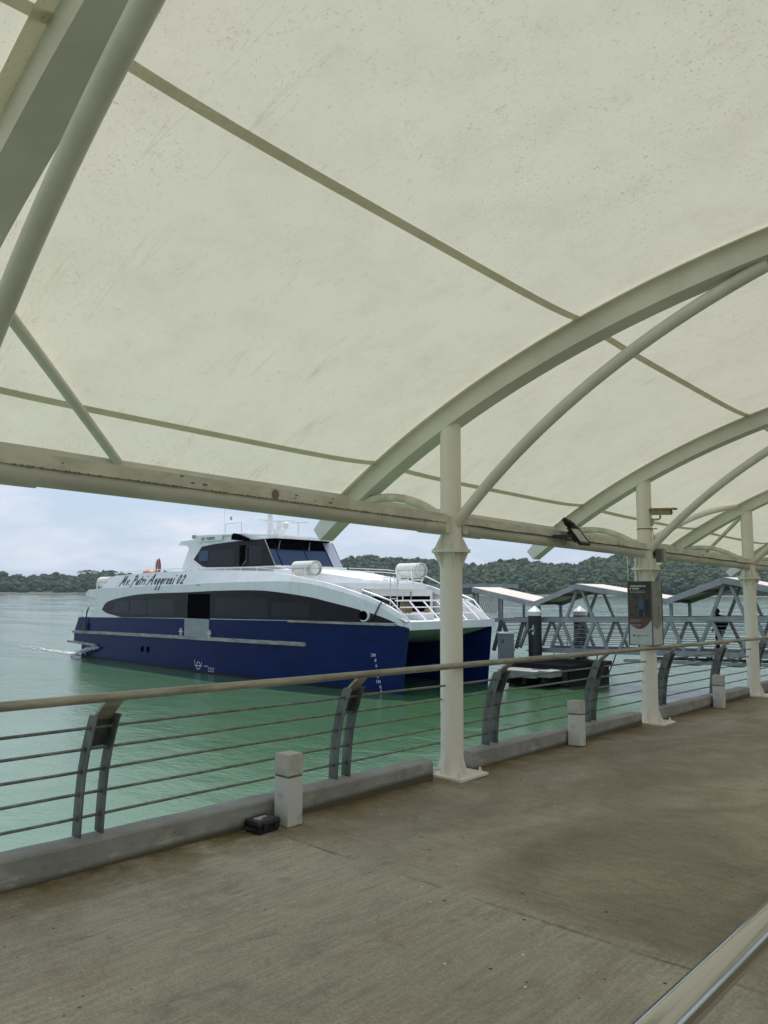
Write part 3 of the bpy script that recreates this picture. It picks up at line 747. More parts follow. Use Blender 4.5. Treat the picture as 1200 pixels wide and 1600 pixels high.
for i in (3, 6):
    ya = YC0+BAY*i
    for s_ in (-1, 1):
        q = lambda x: x if s_ < 0 else 2*AX-x
        mb = MB(); mb.tube([(q(-4.47-0.10*t), ya-BAY+0.05+(BAY-0.14)*t, 2.42+0.95*t+0.10*sin(pi*t)) for t in [k/12 for k in range(13)]], 0.045, 14); mb.build('curved_strut', 'frame_paint', canopy, shear=SH)

# ------------------------------------------------------------------ kerbs, railing, bollards
def kerbs():
    for i in range(-2, 9):
        y0 = YC0+BAY*i; ya, yb = y0+0.29, y0+BAY-0.30
        for s_ in (-1, 1):
            mb = MB(); x0, x1 = (-4.61, -4.43) if s_ < 0 else (4.19, 4.37)
            n = 24; rows = []
            rng = random.Random(i*7+s_)
            for k in range(n+1):
                y = (yb-ya)*k/n; e = rng.uniform(-0.003, 0.003); c = 0.012
                rows.append([(x0, y, 0.001), (x0, y, 0.165-c+e), (x0+c, y, 0.165+e), (x1-c, y, 0.165+e), (x1+e, y, 0.165-c+e), (x1+e, y, 0.001)])
            mb.grid(rows, smooth=False)
            for r in (rows[0], rows[-1]): mb.add(r, [tuple(range(6))])
            o = mb.build('kerb', 'kerb_concrete', shear=SH, loc=(0, ya, -SH*ya))
            side = 'water-side' if s_ < 0 else 'landward'
            if s_ < 0:
                lab = {-2: 'grey kerb behind the viewer', -1: 'grey kerb behind the viewer', 0: 'long grey concrete kerb in the left foreground, black case against it', 1: 'grey concrete kerb between the nearest column and the column with the poster, a leaning white bollard before it',
                       2: 'grey concrete kerb right of the column with the poster', 3: 'grey concrete kerb starting at the third column'}.get(i, 'grey concrete kerb far along the walkway')
            else: lab = 'grey concrete kerb on the landward side of the walkway'
            tag(o, lab, 'kerb', 'concrete kerbs along the walkway')
kerbs()

# curved stanchion profile (outer edge X, height)
SP = [(0.165, -4.618), (0.275, -4.612), (0.413, -4.600), (0.54, -4.582), (0.68, -4.545), (0.80, -4.500), (0.872, -4.470), (0.895, -4.452)]
def railing():
    root = empty('railing', (-4.6, 0, 0.0)); ox = 4.6
    tag(root, 'weathered grey steel railing with curved stanchions and five thin bars along the water edge', 'railing')
    y0, y1 = -7.0, 48.0
    hp = [(-4.295+ox, y0+(y1-y0)*i/40, 1.008+0.002*sin(i*2.1)) for i in range(41)]
    mb = MB(); mb.tube(hp, 0.0275, 16); mb.build('handrail', 'handrail_steel', root, shear=SH)
    for z in (0.275, 0.414, 0.552, 0.686, 0.818):
        x = interp(SP, z)+0.045 if False else interp([(a, b) for a, b in SP], z)+0.048
        P = [(x+ox, y0+(y1-y0)*i/60, z+0.0025*sin(i*3.7+z*20)) for i in range(61)]
        mb = MB(); mb.tube(P, 0.0095, 8); b = mb.build('bar', 'railing_steel', root, shear=SH)
    # stanchion prototype
    def plate(yc):
        m = MB(); out = [(x+ox, z) for z, x in SP]; inn = [(x+0.098+ox, z) for z, x in SP]
        poly = [(x, yc-0.005, z) for x, z in out]+[(x, yc-0.005, z) for x, z in inn[::-1]]
        m.prism(poly, (0, 0.010, 0)); return m
    st = bpy.data.objects.new('stanchion', None)
    m = plate(-0.072); k = plate(0.072); m.add(k.v, k.f)
    s0 = m.build('stanchion', 'stanchion_steel', root)
    w = MB(); w.prism([(-4.546+ox, -0.066, 0.69), (-4.53+ox, -0.066, 0.69), (-4.452+ox, -0.066, 0.88), (-4.468+ox, -0.066, 0.88)], (0, 0.132, 0))
    w.build('web_plate', 'stanchion_steel', s0)
    w = MB(); w.prism([(-4.462+ox, -0.058, 0.872), (-4.445+ox, -0.058, 0.862), (-4.30+ox, -0.058, 0.985), (-4.315+ox, -0.058, 0.997)], (0, 0.116, 0))
    w.build('rail_bracket', 'handrail_steel', s0)
    nb = MB()
    for z in (0.275, 0.414, 0.552, 0.686, 0.818):
        x = interp(SP, z)+0.048
        for yc in (-0.072, 0.072): nb.tube([(x+ox, yc-0.012, z), (x+ox, yc+0.012, z)], 0.0155, 8)
    nb.build('nut', 'stanchion_steel', s0)
    ys = [2.375+2.135*k for k in range(-4, 22)]
    for n_, y in enumerate(ys):
        o = s0 if n_ == 0 else copy_tree(s0, root)
        o.location = (0, y, -SH*y)
    bpy.data.objects.remove(st)
railing()

def bollard_proto():
    root = empty('bollard')
    m = MB(); m.box(-0.075, 0.075, -0.068, 0.068, 0.004, 0.335); m.build('tiled_base', 'bollard_tile', root, bevel=0.003)
    m = MB(); m.box(-0.072, 0.072, -0.065, 0.065, 0.335, 0.352); m.build('joint_band', 'grout_band', root)
    m = MB(); m.box(-0.076, 0.076, -0.069, 0.069, 0.352, 0.492); m.box(-0.072, 0.072, -0.065, 0.065, 0.492, 0.496); m.build('cap', 'bollard_cap', root, bevel=0.004)
    return root
b0 = bollard_proto()
BOL = [(-4.318, 3.752, 0.0, 'short white tiled bollard beside the black case'), (-4.335, 8.02, -3.5, 'short white tiled bollard leaning towards the kerb between the two nearest columns'),
       (-4.325, 12.56, 0.5, 'short white tiled bollard between the column with the poster and the third column'), (-4.325, 17.0, 0.0, 'short white tiled bollard beyond the third column, at the far right'),
       (-4.325, -0.7, 0.0, 'short white tiled bollard behind the viewer')]
for n_, (x, y, lean, lab) in enumerate(BOL):
    o = b0 if n_ == 0 else copy_tree(b0)
    o.location = (x, y, -SH*y); o.rotation_euler = (radians(lean*1.3), radians(lean*0.7), radians(2 if n_ == 1 else 0))
    tag(o, lab, 'bollard', 'tiled bollards along the kerb')

# ------------------------------------------------------------------ things on the walkway
def black_case():
    root = empty('tool_case', (-4.32, 3.52, -SH*3.52), radians(2))
    m = MB(); m.hexa([(-0.07, -0.088, 0.004), (0.07, -0.088, 0.004), (0.07, 0.088, 0.004), (-0.07, 0.088, 0.004)], [(-0.08, -0.098, 0.062), (0.08, -0.098, 0.062), (0.08, 0.098, 0.062), (-0.08, 0.098, 0.062)])
    m.build('case_body', 'black_plastic', root, bevel=0.006)
    m = MB(); m.hexa([(-0.084, -0.103, 0.0625), (0.084, -0.103, 0.0625), (0.084, 0.103, 0.0625), (-0.084, 0.103, 0.0625)], [(-0.072, -0.092, 0.090), (0.072, -0.092, 0.090), (0.072, 0.092, 0.090), (-0.072, 0.092, 0.090)])
    l = m.build('lid', 'black_plastic', root, bevel=0.006)
    m = MB(); m.box(-0.03, 0.0, -0.06, 0.045, 0.0905, 0.0915); m.box(0.006, 0.03, -0.055, -0.02, 0.0905, 0.0915); m.build('sticker', 'case_sticker', l)
    for y in (-0.05, 0.05):
        m = MB(); m.box(0.08, 0.092, y-0.014, y+0.014, 0.035, 0.078); m.build('latch', 'black_plastic', root, bevel=0.002)
    m = MB(); m.tube([(-0.03, -0.098, 0.04), (-0.03, -0.125, 0.04), (0.03, -0.125, 0.04), (0.03, -0.098, 0.04)], 0.008, 8); m.build('handle', 'black_plastic', root)
    tag(root, 'small black plastic case with a red sticker, lying beside the kerb', 'case')
black_case()

def steel_handrail():
    root = empty('steel_handrail', (-0.525, 0, 0)); z = 0.952
    tag(root, 'polished stainless steel handrail crossing the bottom right corner in the foreground', 'handrail')
    m = MB(); m.tube([(0, -3.2+0.2*i, z) for i in range(56)], 0.030, 40); m.build('rail', 'polished_steel', root, shear=SH)
    for y in (-2.4, -0.6, 3.0, 4.8, 6.6):
        m = MB(); m.tube([(0, y, 0.0), (0, y, z-0.028)], 0.021, 20); m.lathe([(0.05, 0.002), (0.05, 0.012), (0.024, 0.016)], 24, (0, y, 0))
        m.build('post', 'polished_steel', root, shear=0, loc=(0, 0, -SH*y))
steel_handrail()

def floodlight():
    Y = 7.86; X0 = -4.36
    root = empty('floodlight', (X0, Y, 2.405-SH*Y))
    tag(root, 'black rectangular floodlight bracketed to the gutter, with a black bird perched on top', 'floodlight')
    # local frame: lamp face tilted down and inwards (+X)
    # lamp plate turned up towards the fabric: edges along Y and down-inwards
    o_ = Vector((0.075, -0.03, 0.045)); ey = Vector((0, 1, 0)); ed = Vector((0.607, 0, -0.795)); en = ey.cross(ed)*-1
    if en.x < 0: en = -en
    def LP(a, b_, c): return o_+ey*a+ed*b_+en*c
    def lbox(m, a0, a1, b0, b1, c0, c1): m.hexa([LP(a0, b0, c0), LP(a1, b0, c0), LP(a1, b1, c0), LP(a0, b1, c0)], [LP(a0, b0, c1), LP(a1, b0, c1), LP(a1, b1, c1), LP(a0, b1, c1)])
    W, H = 0.235, 0.25
    m = MB(); lbox(m, 0, W, 0, H, -0.026, 0.0)
    lbox(m, 0, W, 0, 0.022, 0.0, 0.012); lbox(m, 0, W, H-0.026, H, 0.0, 0.012); lbox(m, 0, 0.015, 0.022, H-0.026, 0.0, 0.012); lbox(m, W-0.015, W, 0.022, H-0.026, 0.0, 0.012)
    lbox(m, 0.05, W-0.05, 0.05, H-0.05, -0.05, -0.026)
    for k in range(6): lbox(m, 0.02, W-0.02, 0.04+0.033*k, 0.046+0.033*k, -0.045, -0.026)
    h = m.build('housing', 'lamp_housing', root, bevel=0.002)
    m = MB(); lbox(m, 0.016, W-0.016, 0.023, H-0.027, 0.001, 0.004); m.build('lens', 'lamp_glass', root)
    m = MB(); m.bar((0.04, -0.31, -0.075), LP(-0.012, 0.13, -0.02), 0.012, 0.03); m.bar((0.04, -0.31, -0.085), LP(-0.012, 0.18, -0.03), 0.012, 0.02)
    m.bar(LP(-0.012, 0.05, -0.03), LP(-0.012, 0.20, -0.03), 0.02, 0.03); m.bar((0.03, -0.31, -0.08), (0.03, 0.0, -0.08), 0.03, 0.012)
    m.build('mounting_bracket', 'lamp_housing', root)
    m = MB(); m.tube([(0.05, -0.2, -0.08), (0.08, -0.19, -0.14), (0.08, -0.13, -0.17), (0.07, -0.06, -0.08)], 0.004, 6); m.build('cable', 'cable_dark', root)
    # bird perched on the upper corner, looking left
    b = empty('bird', (X0+0.085, Y-0.03, 2.458-SH*Y), radians(-90))
    tag(b, 'black bird with a pointed bill perched on the floodlight, facing left', 'bird')
    s = MB()
    # body of revolution swept along x(local forward)
    pts = [(-0.19, 0, 0.000), (-0.15, 0, 0.008), (-0.10, 0, 0.016), (-0.06, 0, 0.024), (-0.02, 0, 0.036), (0.02, 0, 0.052), (0.05, 0, 0.070), (0.070, 0, 0.090), (0.085, 0, 0.103), (0.103, 0, 0.106), (0.117, 0, 0.102), (0.122, 0, 0.100)]
    rad = [0.006, 0.012, 0.018, 0.030, 0.042, 0.045, 0.038, 0.029, 0.028, 0.026, 0.014, 0.004]
    pts = [(x, y, z*0.62) for x, y, z in pts]; s.tube(pts, rad, 14); s.build('body', 'bird_feather', b)
    k = MB(); k.tube([(0.112, 0, 0.064), (0.145, 0, 0.060), (0.180, 0, 0.052)], [0.013, 0.008, 0.002], 8); k.build('beak', 'bird_feather', b)
    for y in (-0.03, 0.03):
        w = MB(); w.tube([(0.03, y, 0.036), (-0.03, y*1.25, 0.022), (-0.12, y*0.6, 0.006)], [0.016, 0.022, 0.005], 8); w.build('wing', 'bird_feather', b)
        l = MB(); l.tube([(0.0, y*0.5, 0.02), (0.008, y*0.5, -0.022), (0.03, y*0.55, -0.026)], [0.006, 0.004, 0.003], 6); l.build('leg', 'bird_feather', b)
floodlight()

Y2 = YC0+2*BAY
def column_fixtures():
    zb = -SH*Y2
    # security camera, pointing inwards
    r = empty('security_camera', (XC+0.10, Y2, 2.72+zb))
    tag(r, 'beige security camera on an arm high on the column with the poster', 'camera')
    m = MB(); m.box(0.0, 0.02, -0.03, 0.03, -0.06, 0.04); m.tube([(0.01, 0, 0.02), (0.11, 0, 0.02), (0.125, 0, 0.04), (0.125, 0, 0.075)], 0.014, 10); m.build('arm', 'box_grey', r)
    M = Matrix.Translation((0.16, 0.0, 0.115)) @ Matrix.Rotation(radians(3), 4, 'Y')
    m = MB(); m.box(-0.15, 0.12, -0.045, 0.045, -0.035, 0.03, M); m.build('housing', 'camera_shell', r, bevel=0.008)
    m = MB(); m.hexa([M @ Vector(p) for p in ((-0.16, -0.06, 0.032), (0.17, -0.06, 0.032), (0.17, 0.06, 0.032), (-0.16, 0.06, 0.032))], [M @ Vector(p) for p in ((-0.16, -0.05, 0.055), (0.19, -0.05, 0.055), (0.19, 0.05, 0.055), (-0.16, 0.05, 0.055))])
    m.build('sun_shield', 'camera_shell', r)
    m = MB(); m.tube([M @ Vector((0.12, 0, -0.002)), M @ Vector((0.132, 0, -0.002))], 0.024, 14); m.build('lens', 'camera_dark', r)
    # junction box
    r = empty('junction_box', (XC+0.10, Y2+0.10, 2.16+zb), radians(8))
    tag(r, 'grey metal junction box fixed beside the column with the poster at gutter height', 'junction box')
    m = MB(); m.box(0.0, 0.10, 0.0, 0.17, 0, 0.19); m.build('box_body', 'box_grey', r, bevel=0.004)
    m = MB(); m.box(0.101, 0.108, 0.01, 0.16, 0.01, 0.18); m.build('door', 'box_grey', r, bevel=0.003)
    m = MB(); m.box(0.02, 0.09, -0.075, -0.01, 0.01, 0.17); m.build('side_module', 'camera_dark', r, bevel=0.003)
    # conduits
    r = empty('conduit', (XC-0.10, Y2-0.09, 0.0))
    m = MB(); m.tube([(0, 0, 1.85+zb), (0, 0, 2.22+zb)], 0.022, 10); m.tube([(-0.12, 0, 1.8+zb), (-0.12, 0, 2.25+zb)], 0.005, 6)
    m.build('pipe', 'column_paint', r); tag(r, 'thin pale conduit pipe rising behind the poster to the gutter', 'pipe')
    r = empty('cable_tie', (XC, Y2, 2.615+zb)); m = MB(); m.lathe([(0.1005, -0.007), (0.106, -0.006), (0.106, 0.006), (0.1005, 0.007)], 24); m.bar((0.1, 0, 0), (0.17, 0.02, 0.002), 0.012, 0.014)
    m.build('band', 'camera_dark', r); m = MB(); m.tube([(0.11, 0.0, 0.0), (0.13, 0.0, -0.1), (0.15, 0.02, -0.22), (0.12, 0.05, -0.34), (0.12, 0.08, -0.42)], 0.004, 6); m.build('cable', 'cable_dark', r)
    tag(r, 'metal strap around the upper part of the column with the poster', 'strap')
    # poster box
    hw = 0.165; z0, z1 = 1.045, 1.90
    r = empty('poster_box', (XC+0.01, Y2-0.08, z0+zb)); H = z1-z0
    tag(r, 'four-sided poster box around the second column, dark photo above a white band', 'poster')
    m = MB(); m.box(-hw+.004, hw-.004, -hw+.004, hw-.004, 0, H-0.004); m.build('panel_core', 'banner_grey', r)
    m = MB()
    for sx in (-1, 1):
        for sy in (-1, 1): m.box(sx*hw-0.006, sx*hw+0.006, sy*hw-0.006, sy*hw+0.006, -0.004, H+0.004)
    m.build('corner_trim', 'camera_dark', r)
    def face(rot, dark):
        M = Matrix.Rotation(rot, 4, 'Z') @ Matrix.Translation((0, -hw, 0)) @ Matrix.Rotation(pi/2, 4, 'X')
        def quad(x0, x1, y0, y1, d): return [M @ Vector(p) for p in ((x0, y0, d), (x1, y0, d), (x1, y1, d), (x0, y1, d))]
        w = hw-0.012
        p = MB(); p.add(quad(-w, w, 0.006, H-0.006, 0.0), [(0, 1, 2, 3)]); pf = p.build('poster_face', 'banner_white', r)
        # curved lower edge of the picture
        cur = [(-w+2*w*k/16, 0.275-0.085*sin(pi*min(1, (k/16)*0.86+0.0))+0.10*(k/16)**2.2) for k in range(17)]
        top = H-0.006
        poly = [(x, y) for x, y in cur]+[(w, top), (-w, top)]
        def polymesh(poly, d, mt, nm):
            q = MB(); vv = [Vector((x, y, 0)) for x, y in poly]; tr = tessellate_polygon([vv])
            q.add([M @ Vector((x, y, d)) for x, y in poly], [tuple(t) for t in tr]); q.build(nm, mt, pf)
        if dark:
            polymesh(poly, 0.0012, 'banner_photo', 'photo')
            polymesh([(x, y) for x, y in cur]+[(w, 0.36), (-w, 0.36)], 0.0020, 'banner_red', 'red_zone')
            polymesh([(-w, 0.665), (w, 0.665), (w, top), (-w, top)], 0.0020, 'banner_dark', 'title_zone')
            polymesh([(w-0.026, 0.37), (w, 0.37), (w, top), (w-0.026, top)], 0.0026, 'banner_dark', 'border')
            tb = MB(); rg = random.Random(4)
            def line(x0, y0, hgt, n, cw, bold=1.0):
                x = x0
                for _ in range(n):
                    ww = cw*rg.uniform(0.6, 1.1)
                    if rg.random() < 0.12: x += cw*0.8; continue
                    tb.add([M @ Vector(p) for p in ((x, y0, 0.0034), (x+ww*0.8, y0, 0.0034), (x+ww*0.8, y0+hgt*rg.uniform(0.75, 1), 0.0034), (x, y0+hgt, 0.0034))], [(0, 1, 2, 3)])
                    x += ww
            line(-w+0.012, 0.775, 0.021, 20, 0.0135); line(-w+0.012, 0.742, 0.020, 12, 0.0135)
            for yy in (0.715, 0.695): line(-w+0.012, yy, 0.005, 34, 0.0075)
            for yy in (0.33, 0.31, 0.27, 0.25): line(-w+0.012, yy, 0.004, 22, 0.0075)
            tb.build('lettering', 'banner_text', pf)
            # two walking figures and a crowd in the photo
            for cx, c1, sc in ((0.012, 'banner_blue', 1.0), (0.095, 'banner_navy', 1.0)):
                polymesh([(cx-0.036, 0.47), (cx+0.036, 0.47), (cx+0.032, 0.58), (cx+0.012, 0.612), (cx-0.012, 0.612), (cx-0.034, 0.58)], 0.0028, c1, 'suit')
                polymesh([(cx-0.026, 0.36), (cx-0.008, 0.36), (cx, 0.46), (cx+0.008, 0.36), (cx+0.026, 0.36), (cx+0.028, 0.475), (cx-0.028, 0.475)], 0.0030, 'banner_navy', 'trousers')
                polymesh([(cx+0.016*cos(2*pi*k/10), 0.632+0.022*sin(2*pi*k/10)) for k in range(10)], 0.0032, 'banner_skin', 'head')
            polymesh([(-0.13, 0.42), (-0.09, 0.41), (-0.075, 0.53), (-0.09, 0.60), (-0.115, 0.61), (-0.135, 0.55)], 0.0028, 'banner_red', 'crowd')
            polymesh([(-0.095+0.02*cos(2*pi*k/14), 0.125+0.012*sin(2*pi*k/14)) for k in range(14)], 0.0014, 'banner_blue', 'emblem')
            tb = MB()
            for k in range(15): tb.add([M @ Vector(p) for p in ((-0.055+k*0.011, 0.12, 0.0014), (-0.047+k*0.011, 0.12, 0.0014), (-0.047+k*0.011, 0.130, 0.0014), (-0.055+k*0.011, 0.130, 0.0014))], [(0, 1, 2, 3)])
            for k in range(4): tb.add([M @ Vector(p) for p in ((-0.055+k*0.011, 0.105, 0.0014), (-0.047+k*0.011, 0.105, 0.0014), (-0.047+k*0.011, 0.112, 0.0014), (-0.055+k*0.011, 0.112, 0.0014))], [(0, 1, 2, 3)])
            tb.build('small_print', 'banner_blue', pf)
        else:
            polymesh(poly, 0.0012, 'banner_grey', 'photo')
            polymesh([(0.02, 0.30), (0.05, 0.30), (0.05, 0.315), (0.042, 0.315), (0.042, 0.50), (0.028, 0.50), (0.028, 0.315), (0.02, 0.315)], 0.0022, 'banner_dark', 'lamp_post')
            polymesh([(0.032, 0.50), (0.037, 0.50), (0.037, 0.68), (0.032, 0.68)], 0.0022, 'banner_dark', 'lamp_post')
            for dx in (-0.03, 0.035, 0.1): polymesh([(dx-0.014+0.0, 0.645+(0.04 if dx == 0.035 else 0)), (dx+0.014, 0.645+(0.04 if dx == 0.035 else 0)), (dx+0.014, 0.675+(0.04 if dx == 0.035 else 0)), (dx-0.014, 0.675+(0.04 if dx == 0.035 else 0))], 0.0022, 'banner_dark', 'lantern')
    face(0, True); face(pi/2, False); face(pi, True); face(-pi/2, False)
column_fixtures()

# ------------------------------------------------------------------ the ferry (local: x = along, from stern to bow; y = across, 0 = near side; z = above water)
BEAM = 7.4
def vs(u):
    t = max(0.0, (u-13)/12.0); return min(t, 1.1)**2
BLUE_TOP = [(-1.05, 1.42), (-0.52, 2.31), (4.76, 2.42), (11.3, 2.53), (19.1, 2.64), (24.6, 2.64), (25.3, 2.50)]
CREASE = smooth_tab([(2.2, 4.03), (6, 4.10), (10.6, 4.19), (13.8, 4.28), (17.4, 4.33), (18.8, 4.32), (20.15, 4.23), (21.45, 4.00), (22.86, 3.67), (23.75, 3.38), (24.41, 3.08), (25.0, 2.72)])
BTOP = smooth_tab([(3.14, 4.74), (6.5, 4.85), (9.98, 4.90), (14.63, 4.87), (16.84, 4.79), (18.40, 4.66), (19.72, 4.47), (21.11, 4.25), (22.54, 3.90), (23.60, 3.58), (24.51, 3.20), (25.15, 2.75)])
BANDTOP = smooth_tab([(2.43, 2.81), (3.06, 3.27), (5.39, 3.60), (7.66, 3.75), (11.8, 3.84), (13.46, 3.90), (16.11, 3.94), (17.8, 3.90), (20.1, 3.68), (21.18, 3.50), (22.76, 3.21), (23.6, 3.02), (24.2, 2.86), (24.66, 2.70)])
BANDBOT = [(2.43, 2.80), (3.0, 2.62), (4.76, 2.43), (11.3, 2.56), (19.1, 2.665), (24.66, 2.69)]
def side_pt(u, w, far=False, dv=0.0):
    v = vs(u)+dv
    return (u, BEAM-v if far else v, w)
def us_range(a, b, n): return [a+(b-a)*i/n for i in range(n+1)]
def ferry():
    th = radians(-1.640)
    root = empty('ferry', (-44.39, 22.19, WATER_Z), th)
    tag(root, 'large white and navy blue catamaran passenger ferry moored bow-in beside the pontoon', 'ferry')
    def stem(w): return 24.99+0.115*w
    # hulls
    for far in (False, True):
        mb = MB(); rows = []
        US = [-1.05, -0.8, -0.52, 0.0, 0.01, 2, 5, 8, 11, 13, 15, 17, 19, 20.5, 22, 23.2, 24.2, 24.8, 25.1, 1e3]
        def bottom(u): return 0.83 if u < 0.005 else -0.6
        for u0 in US:
            r = []
            top = interp(BLUE_TOP, min(u0, 25.3)); bt = bottom(u0)
            tws = [0, .12, .3, .45, .6, .75, .9, 1]
            for t in tws:            # outer side, bottom to top
                w = bt+(top-bt)*t; u = min(u0, stem(w)) if u0 > 24 else u0
                if u0 > 100: u = stem(w)
                v = vs(u); 
                if u0 > 24: v = v+0.0
                y = v
                r.append((u, y, w))
            for t in tws[::-1]:      # inner side
                w = bt+(top-bt)*t; u = min(u0, stem(w)) if u0 > 24 else u0
                if u0 > 100: u = stem(w)
                s_ = max(0.0, min(1.0, (u-19)/(stem(w)-19)))
                y = 2.05-(2.05-vs(stem(w)))*s_**1.6
                r.append((u, y, w))
            if far: r = [(x, BEAM-y, z) for x, y, z in r]
            r.append(r[0]); rows.append(r)
        mb.grid(rows, smooth=True)
        mb.add(rows[0][:-1], [tuple(range(16))])
        h = mb.build('hull', 'hull_blue', root)
        d = -1 if not far else 1
        def strip(nm, u0, u1, wf, hgt, th_, mt, par, nseg=40):
            q = MB(); rr = []
            for u in us_range(u0, u1, nseg):
                w = wf(u); P = [(u, vs(u)-th_, w), (u, vs(u)-th_, w+hgt), (u, vs(u)+0.02, w+hgt), (u, vs(u)+0.02, w), (u, vs(u)-th_, w)]
                rr.append([(a, BEAM-b if far else b, c) for a, b, c in P])
            q.grid(rr, smooth=False); q.add(rr[0][:-1], [(0, 1, 2, 3)]); q.add(rr[-1][:-1], [(0, 1, 2, 3)]); q.build(nm, mt, par)
        strip('rub_rail', -1.12, 20.1, lambda u: 1.37+0.018*u-0.0003*u*u, 0.16, 0.10, 'rub_rail_grey', h)
        strip('rub_rail', 19.05, 24.7, lambda u: 2.585, 0.09, 0.09, 'rub_rail_grey', h, 20)
        strip('rub_rail', -1.62, 1.95, lambda u: 0.75-0.02*u, 0.13, 0.16, 'rub_rail_grey', h, 6)
        strip('boot_stripe', 0.02, 24.6, lambda u: -0.3, 0.40, 0.004, 'hull_bottom', h)
    # discharge openings on the near hull
    for u in (7.15, 7.75):
        q = MB(); q.tube([(u, -0.012, 0.82), (u, 0.03, 0.82)], 0.17, 12); q.build('outlet', 'interior_black', root)
    # wet deck and its front
    mb = MB(); mb.box(-0.4, 21.6, 2.0, BEAM-2.0, 1.55, 2.3); mb.build('wet_deck', 'hull_blue', root)
    mb = MB(); rows = []
    for k in range(13):
        t = k/12; u = 25.25-4.2*t; rows.append([])
        for j in range(15):
            s_ = j/14; v = 0.98+(BEAM-1.96)*s_
            edge = (2*s_-1)**2
            rows[-1].append((u, v, 2.47-0.92*sin(t*pi/2)*(0.85+0.2*edge)))
    mb.grid(rows); mb.build('tunnel_front', 'ship_deck', root)
    # main deck slab forward, with white front edge
    mb = MB(); P = []
    for u in us_range(19.0, 25.2, 14): P.append((u, vs(u)+0.05, 2.46))
    P += [(25.40, 1.25, 2.46), (25.46, BEAM/2, 2.46), (25.40, BEAM-1.25, 2.46)]
    for u in us_range(19.0, 25.2, 14)[::-1]: P.append((u, BEAM-vs(u)-0.05, 2.46))
    mb.prism(P, (0, 0, 0.24)); mb.build('foredeck', 'ship_white', root)
    mb = MB(); Q = [(25.40, vs(25.2)-0.02, 2.44), (25.48, BEAM/2, 2.44), (25.40, BEAM-vs(25.2)+0.02, 2.44), (25.3, BEAM-vs(25.2)+0.02, 2.44), (25.38, BEAM/2, 2.44), (25.3, vs(25.2)-0.02, 2.44)]
    mb.prism(Q, (0, 0, 0.31)); mb.build('bow_fascia', 'ship_white', root)
    # white superstructure sides (near with door opening)
    DU0, DU1, DW0, DW1 = 11.42, 13.42, 2.58, 3.76
    for far in (False, True):
        mb = MB()
        def quads(u_list, f0, f1, dv=0.0):
            rr = []
            for u in u_list: rr.append([side_pt(u, f0(u)+(f1(u)-f0(u))*k/3, far, dv) for k in range(4)])
            mb.grid(rr, smooth=False)
        bt = lambda u: interp(BLUE_TOP, u); cs = lambda u: interp(CREASE, u)
        quads([0.95, 1.45, 1.93], lambda u: bt(u), lambda u: 2.38+(u-0.95)*1.02)
        quads([1.93]+us_range(3, DU0, 8), bt, cs)
        quads([DU0, DU1], lambda u: DW1, cs)
        quads(us_range(DU1, 25.0, 30), bt, cs)
        # inner face of the bulwark wing forward
        rr = []
        for u in us_range(19.5, 25.0, 16): rr.append([side_pt(u, w, far, 0.14) for w in (2.6, max(2.62, cs(u)-0.0))])
        mb.grid(rr)
        mb.build('side_shell', 'ship_white', root)
        # sloping bulwark above the crease, its cap and inner face
        mb = MB(); rr = []
        for u in [2.2, 3.14]+us_range(4, 25.15, 50):
            c = cs(max(u, 2.2)); t = interp(BTOP, u) if u > 2.3 else c+0.01
            t = max(t, c+0.01); hgt = t-c
            inn = 0.30*min(1, hgt/0.5)
            v = vs(u)
            P = [(u, v, c), (u, v+inn*0.35, c+hgt*0.35), (u, v+inn, t), (u, v+inn+0.12, t), (u, v+inn+0.14, c-0.1)]
            if u < 2.3: P = [(u, v, c), (u, v+.01, c+.005), (u, v+.02, c+.01), (u, v+0.14, c+.01), (u, v+0.15, c-0.1)]
            rr.append([(a, BEAM-b if far else b, cc) for a, b, cc in P])
        mb.grid(rr, smooth=True)
        mb.build('bulwark', 'ship_white', root)
        # dark window band
        mb = MB(); bb = lambda u: interp(BANDBOT, u); bt2 = lambda u: interp(BANDTOP, u)
        def bq(ul, f0, f1):
            rr = [[side_pt(u, f0(u)+(f1(u)-f0(u))*k/3, far, -0.012) for k in range(4)] for u in ul]; mb.grid(rr)
        bq(us_range(2.43, 4.76, 10)+us_range(5, DU0, 12), bb, bt2)
        bq([DU0, DU1], lambda u: DW1, bt2)
        bq(us_range(DU1, 24.66, 34), bb, bt2)
        band = mb.build('window_band', 'ship_band', root)
        for u0, u1, w0, w1 in ((3.9, 5.6, 2.66, 3.32), (5.7, 7.5, 2.64, 3.38), (7.6, 10.2, 2.66, 3.46), (13.9, 17.7, 2.72, 3.56), (17.95, 20.3, 2.80, 3.40)):
            q = MB(); q.grid([[side_pt(u, w, far, -0.019) for w in (w0, w1-(0.12 if u == u0 and u0 < 4 else 0))] for u in us_range(u0, u1, 6)]); q.build('window', 'ship_glass', band)
    # mooring eye opening near the bow
    q = MB(); q.tube([(23.15, vs(23.15)-0.035, 2.95), (23.15, vs(23.15)+0.1, 2.95)], 0.24, 18); 
    for i, (x, y, z) in enumerate(q.v): q.v[i] = (23.15+(x-23.15)*1.3, y, z)
    q.build('fairlead', 'ship_white', root)
    q = MB(); q.tube([(23.15, vs(23.15)-0.045, 2.95), (23.15, vs(23.15)-0.03, 2.95)], 0.19, 18)
    for i, (x, y, z) in enumerate(q.v): q.v[i] = (23.13+(x-23.15)*1.3, y, z)
    q.build('fairlead_hole', 'interior_black', root)
    # door recess and lowered gate
    q = MB(); q.box(DU0-0.02, DU1+0.02, 0.02, 1.6, DW0-0.05, DW1+0.02); q.build('doorway', 'interior_black', root)
    q = MB(); q.box(11.25, 13.38, -0.035, 0.05, 1.62, 2.56); g = q.build('gate', 'gate_grey', root)
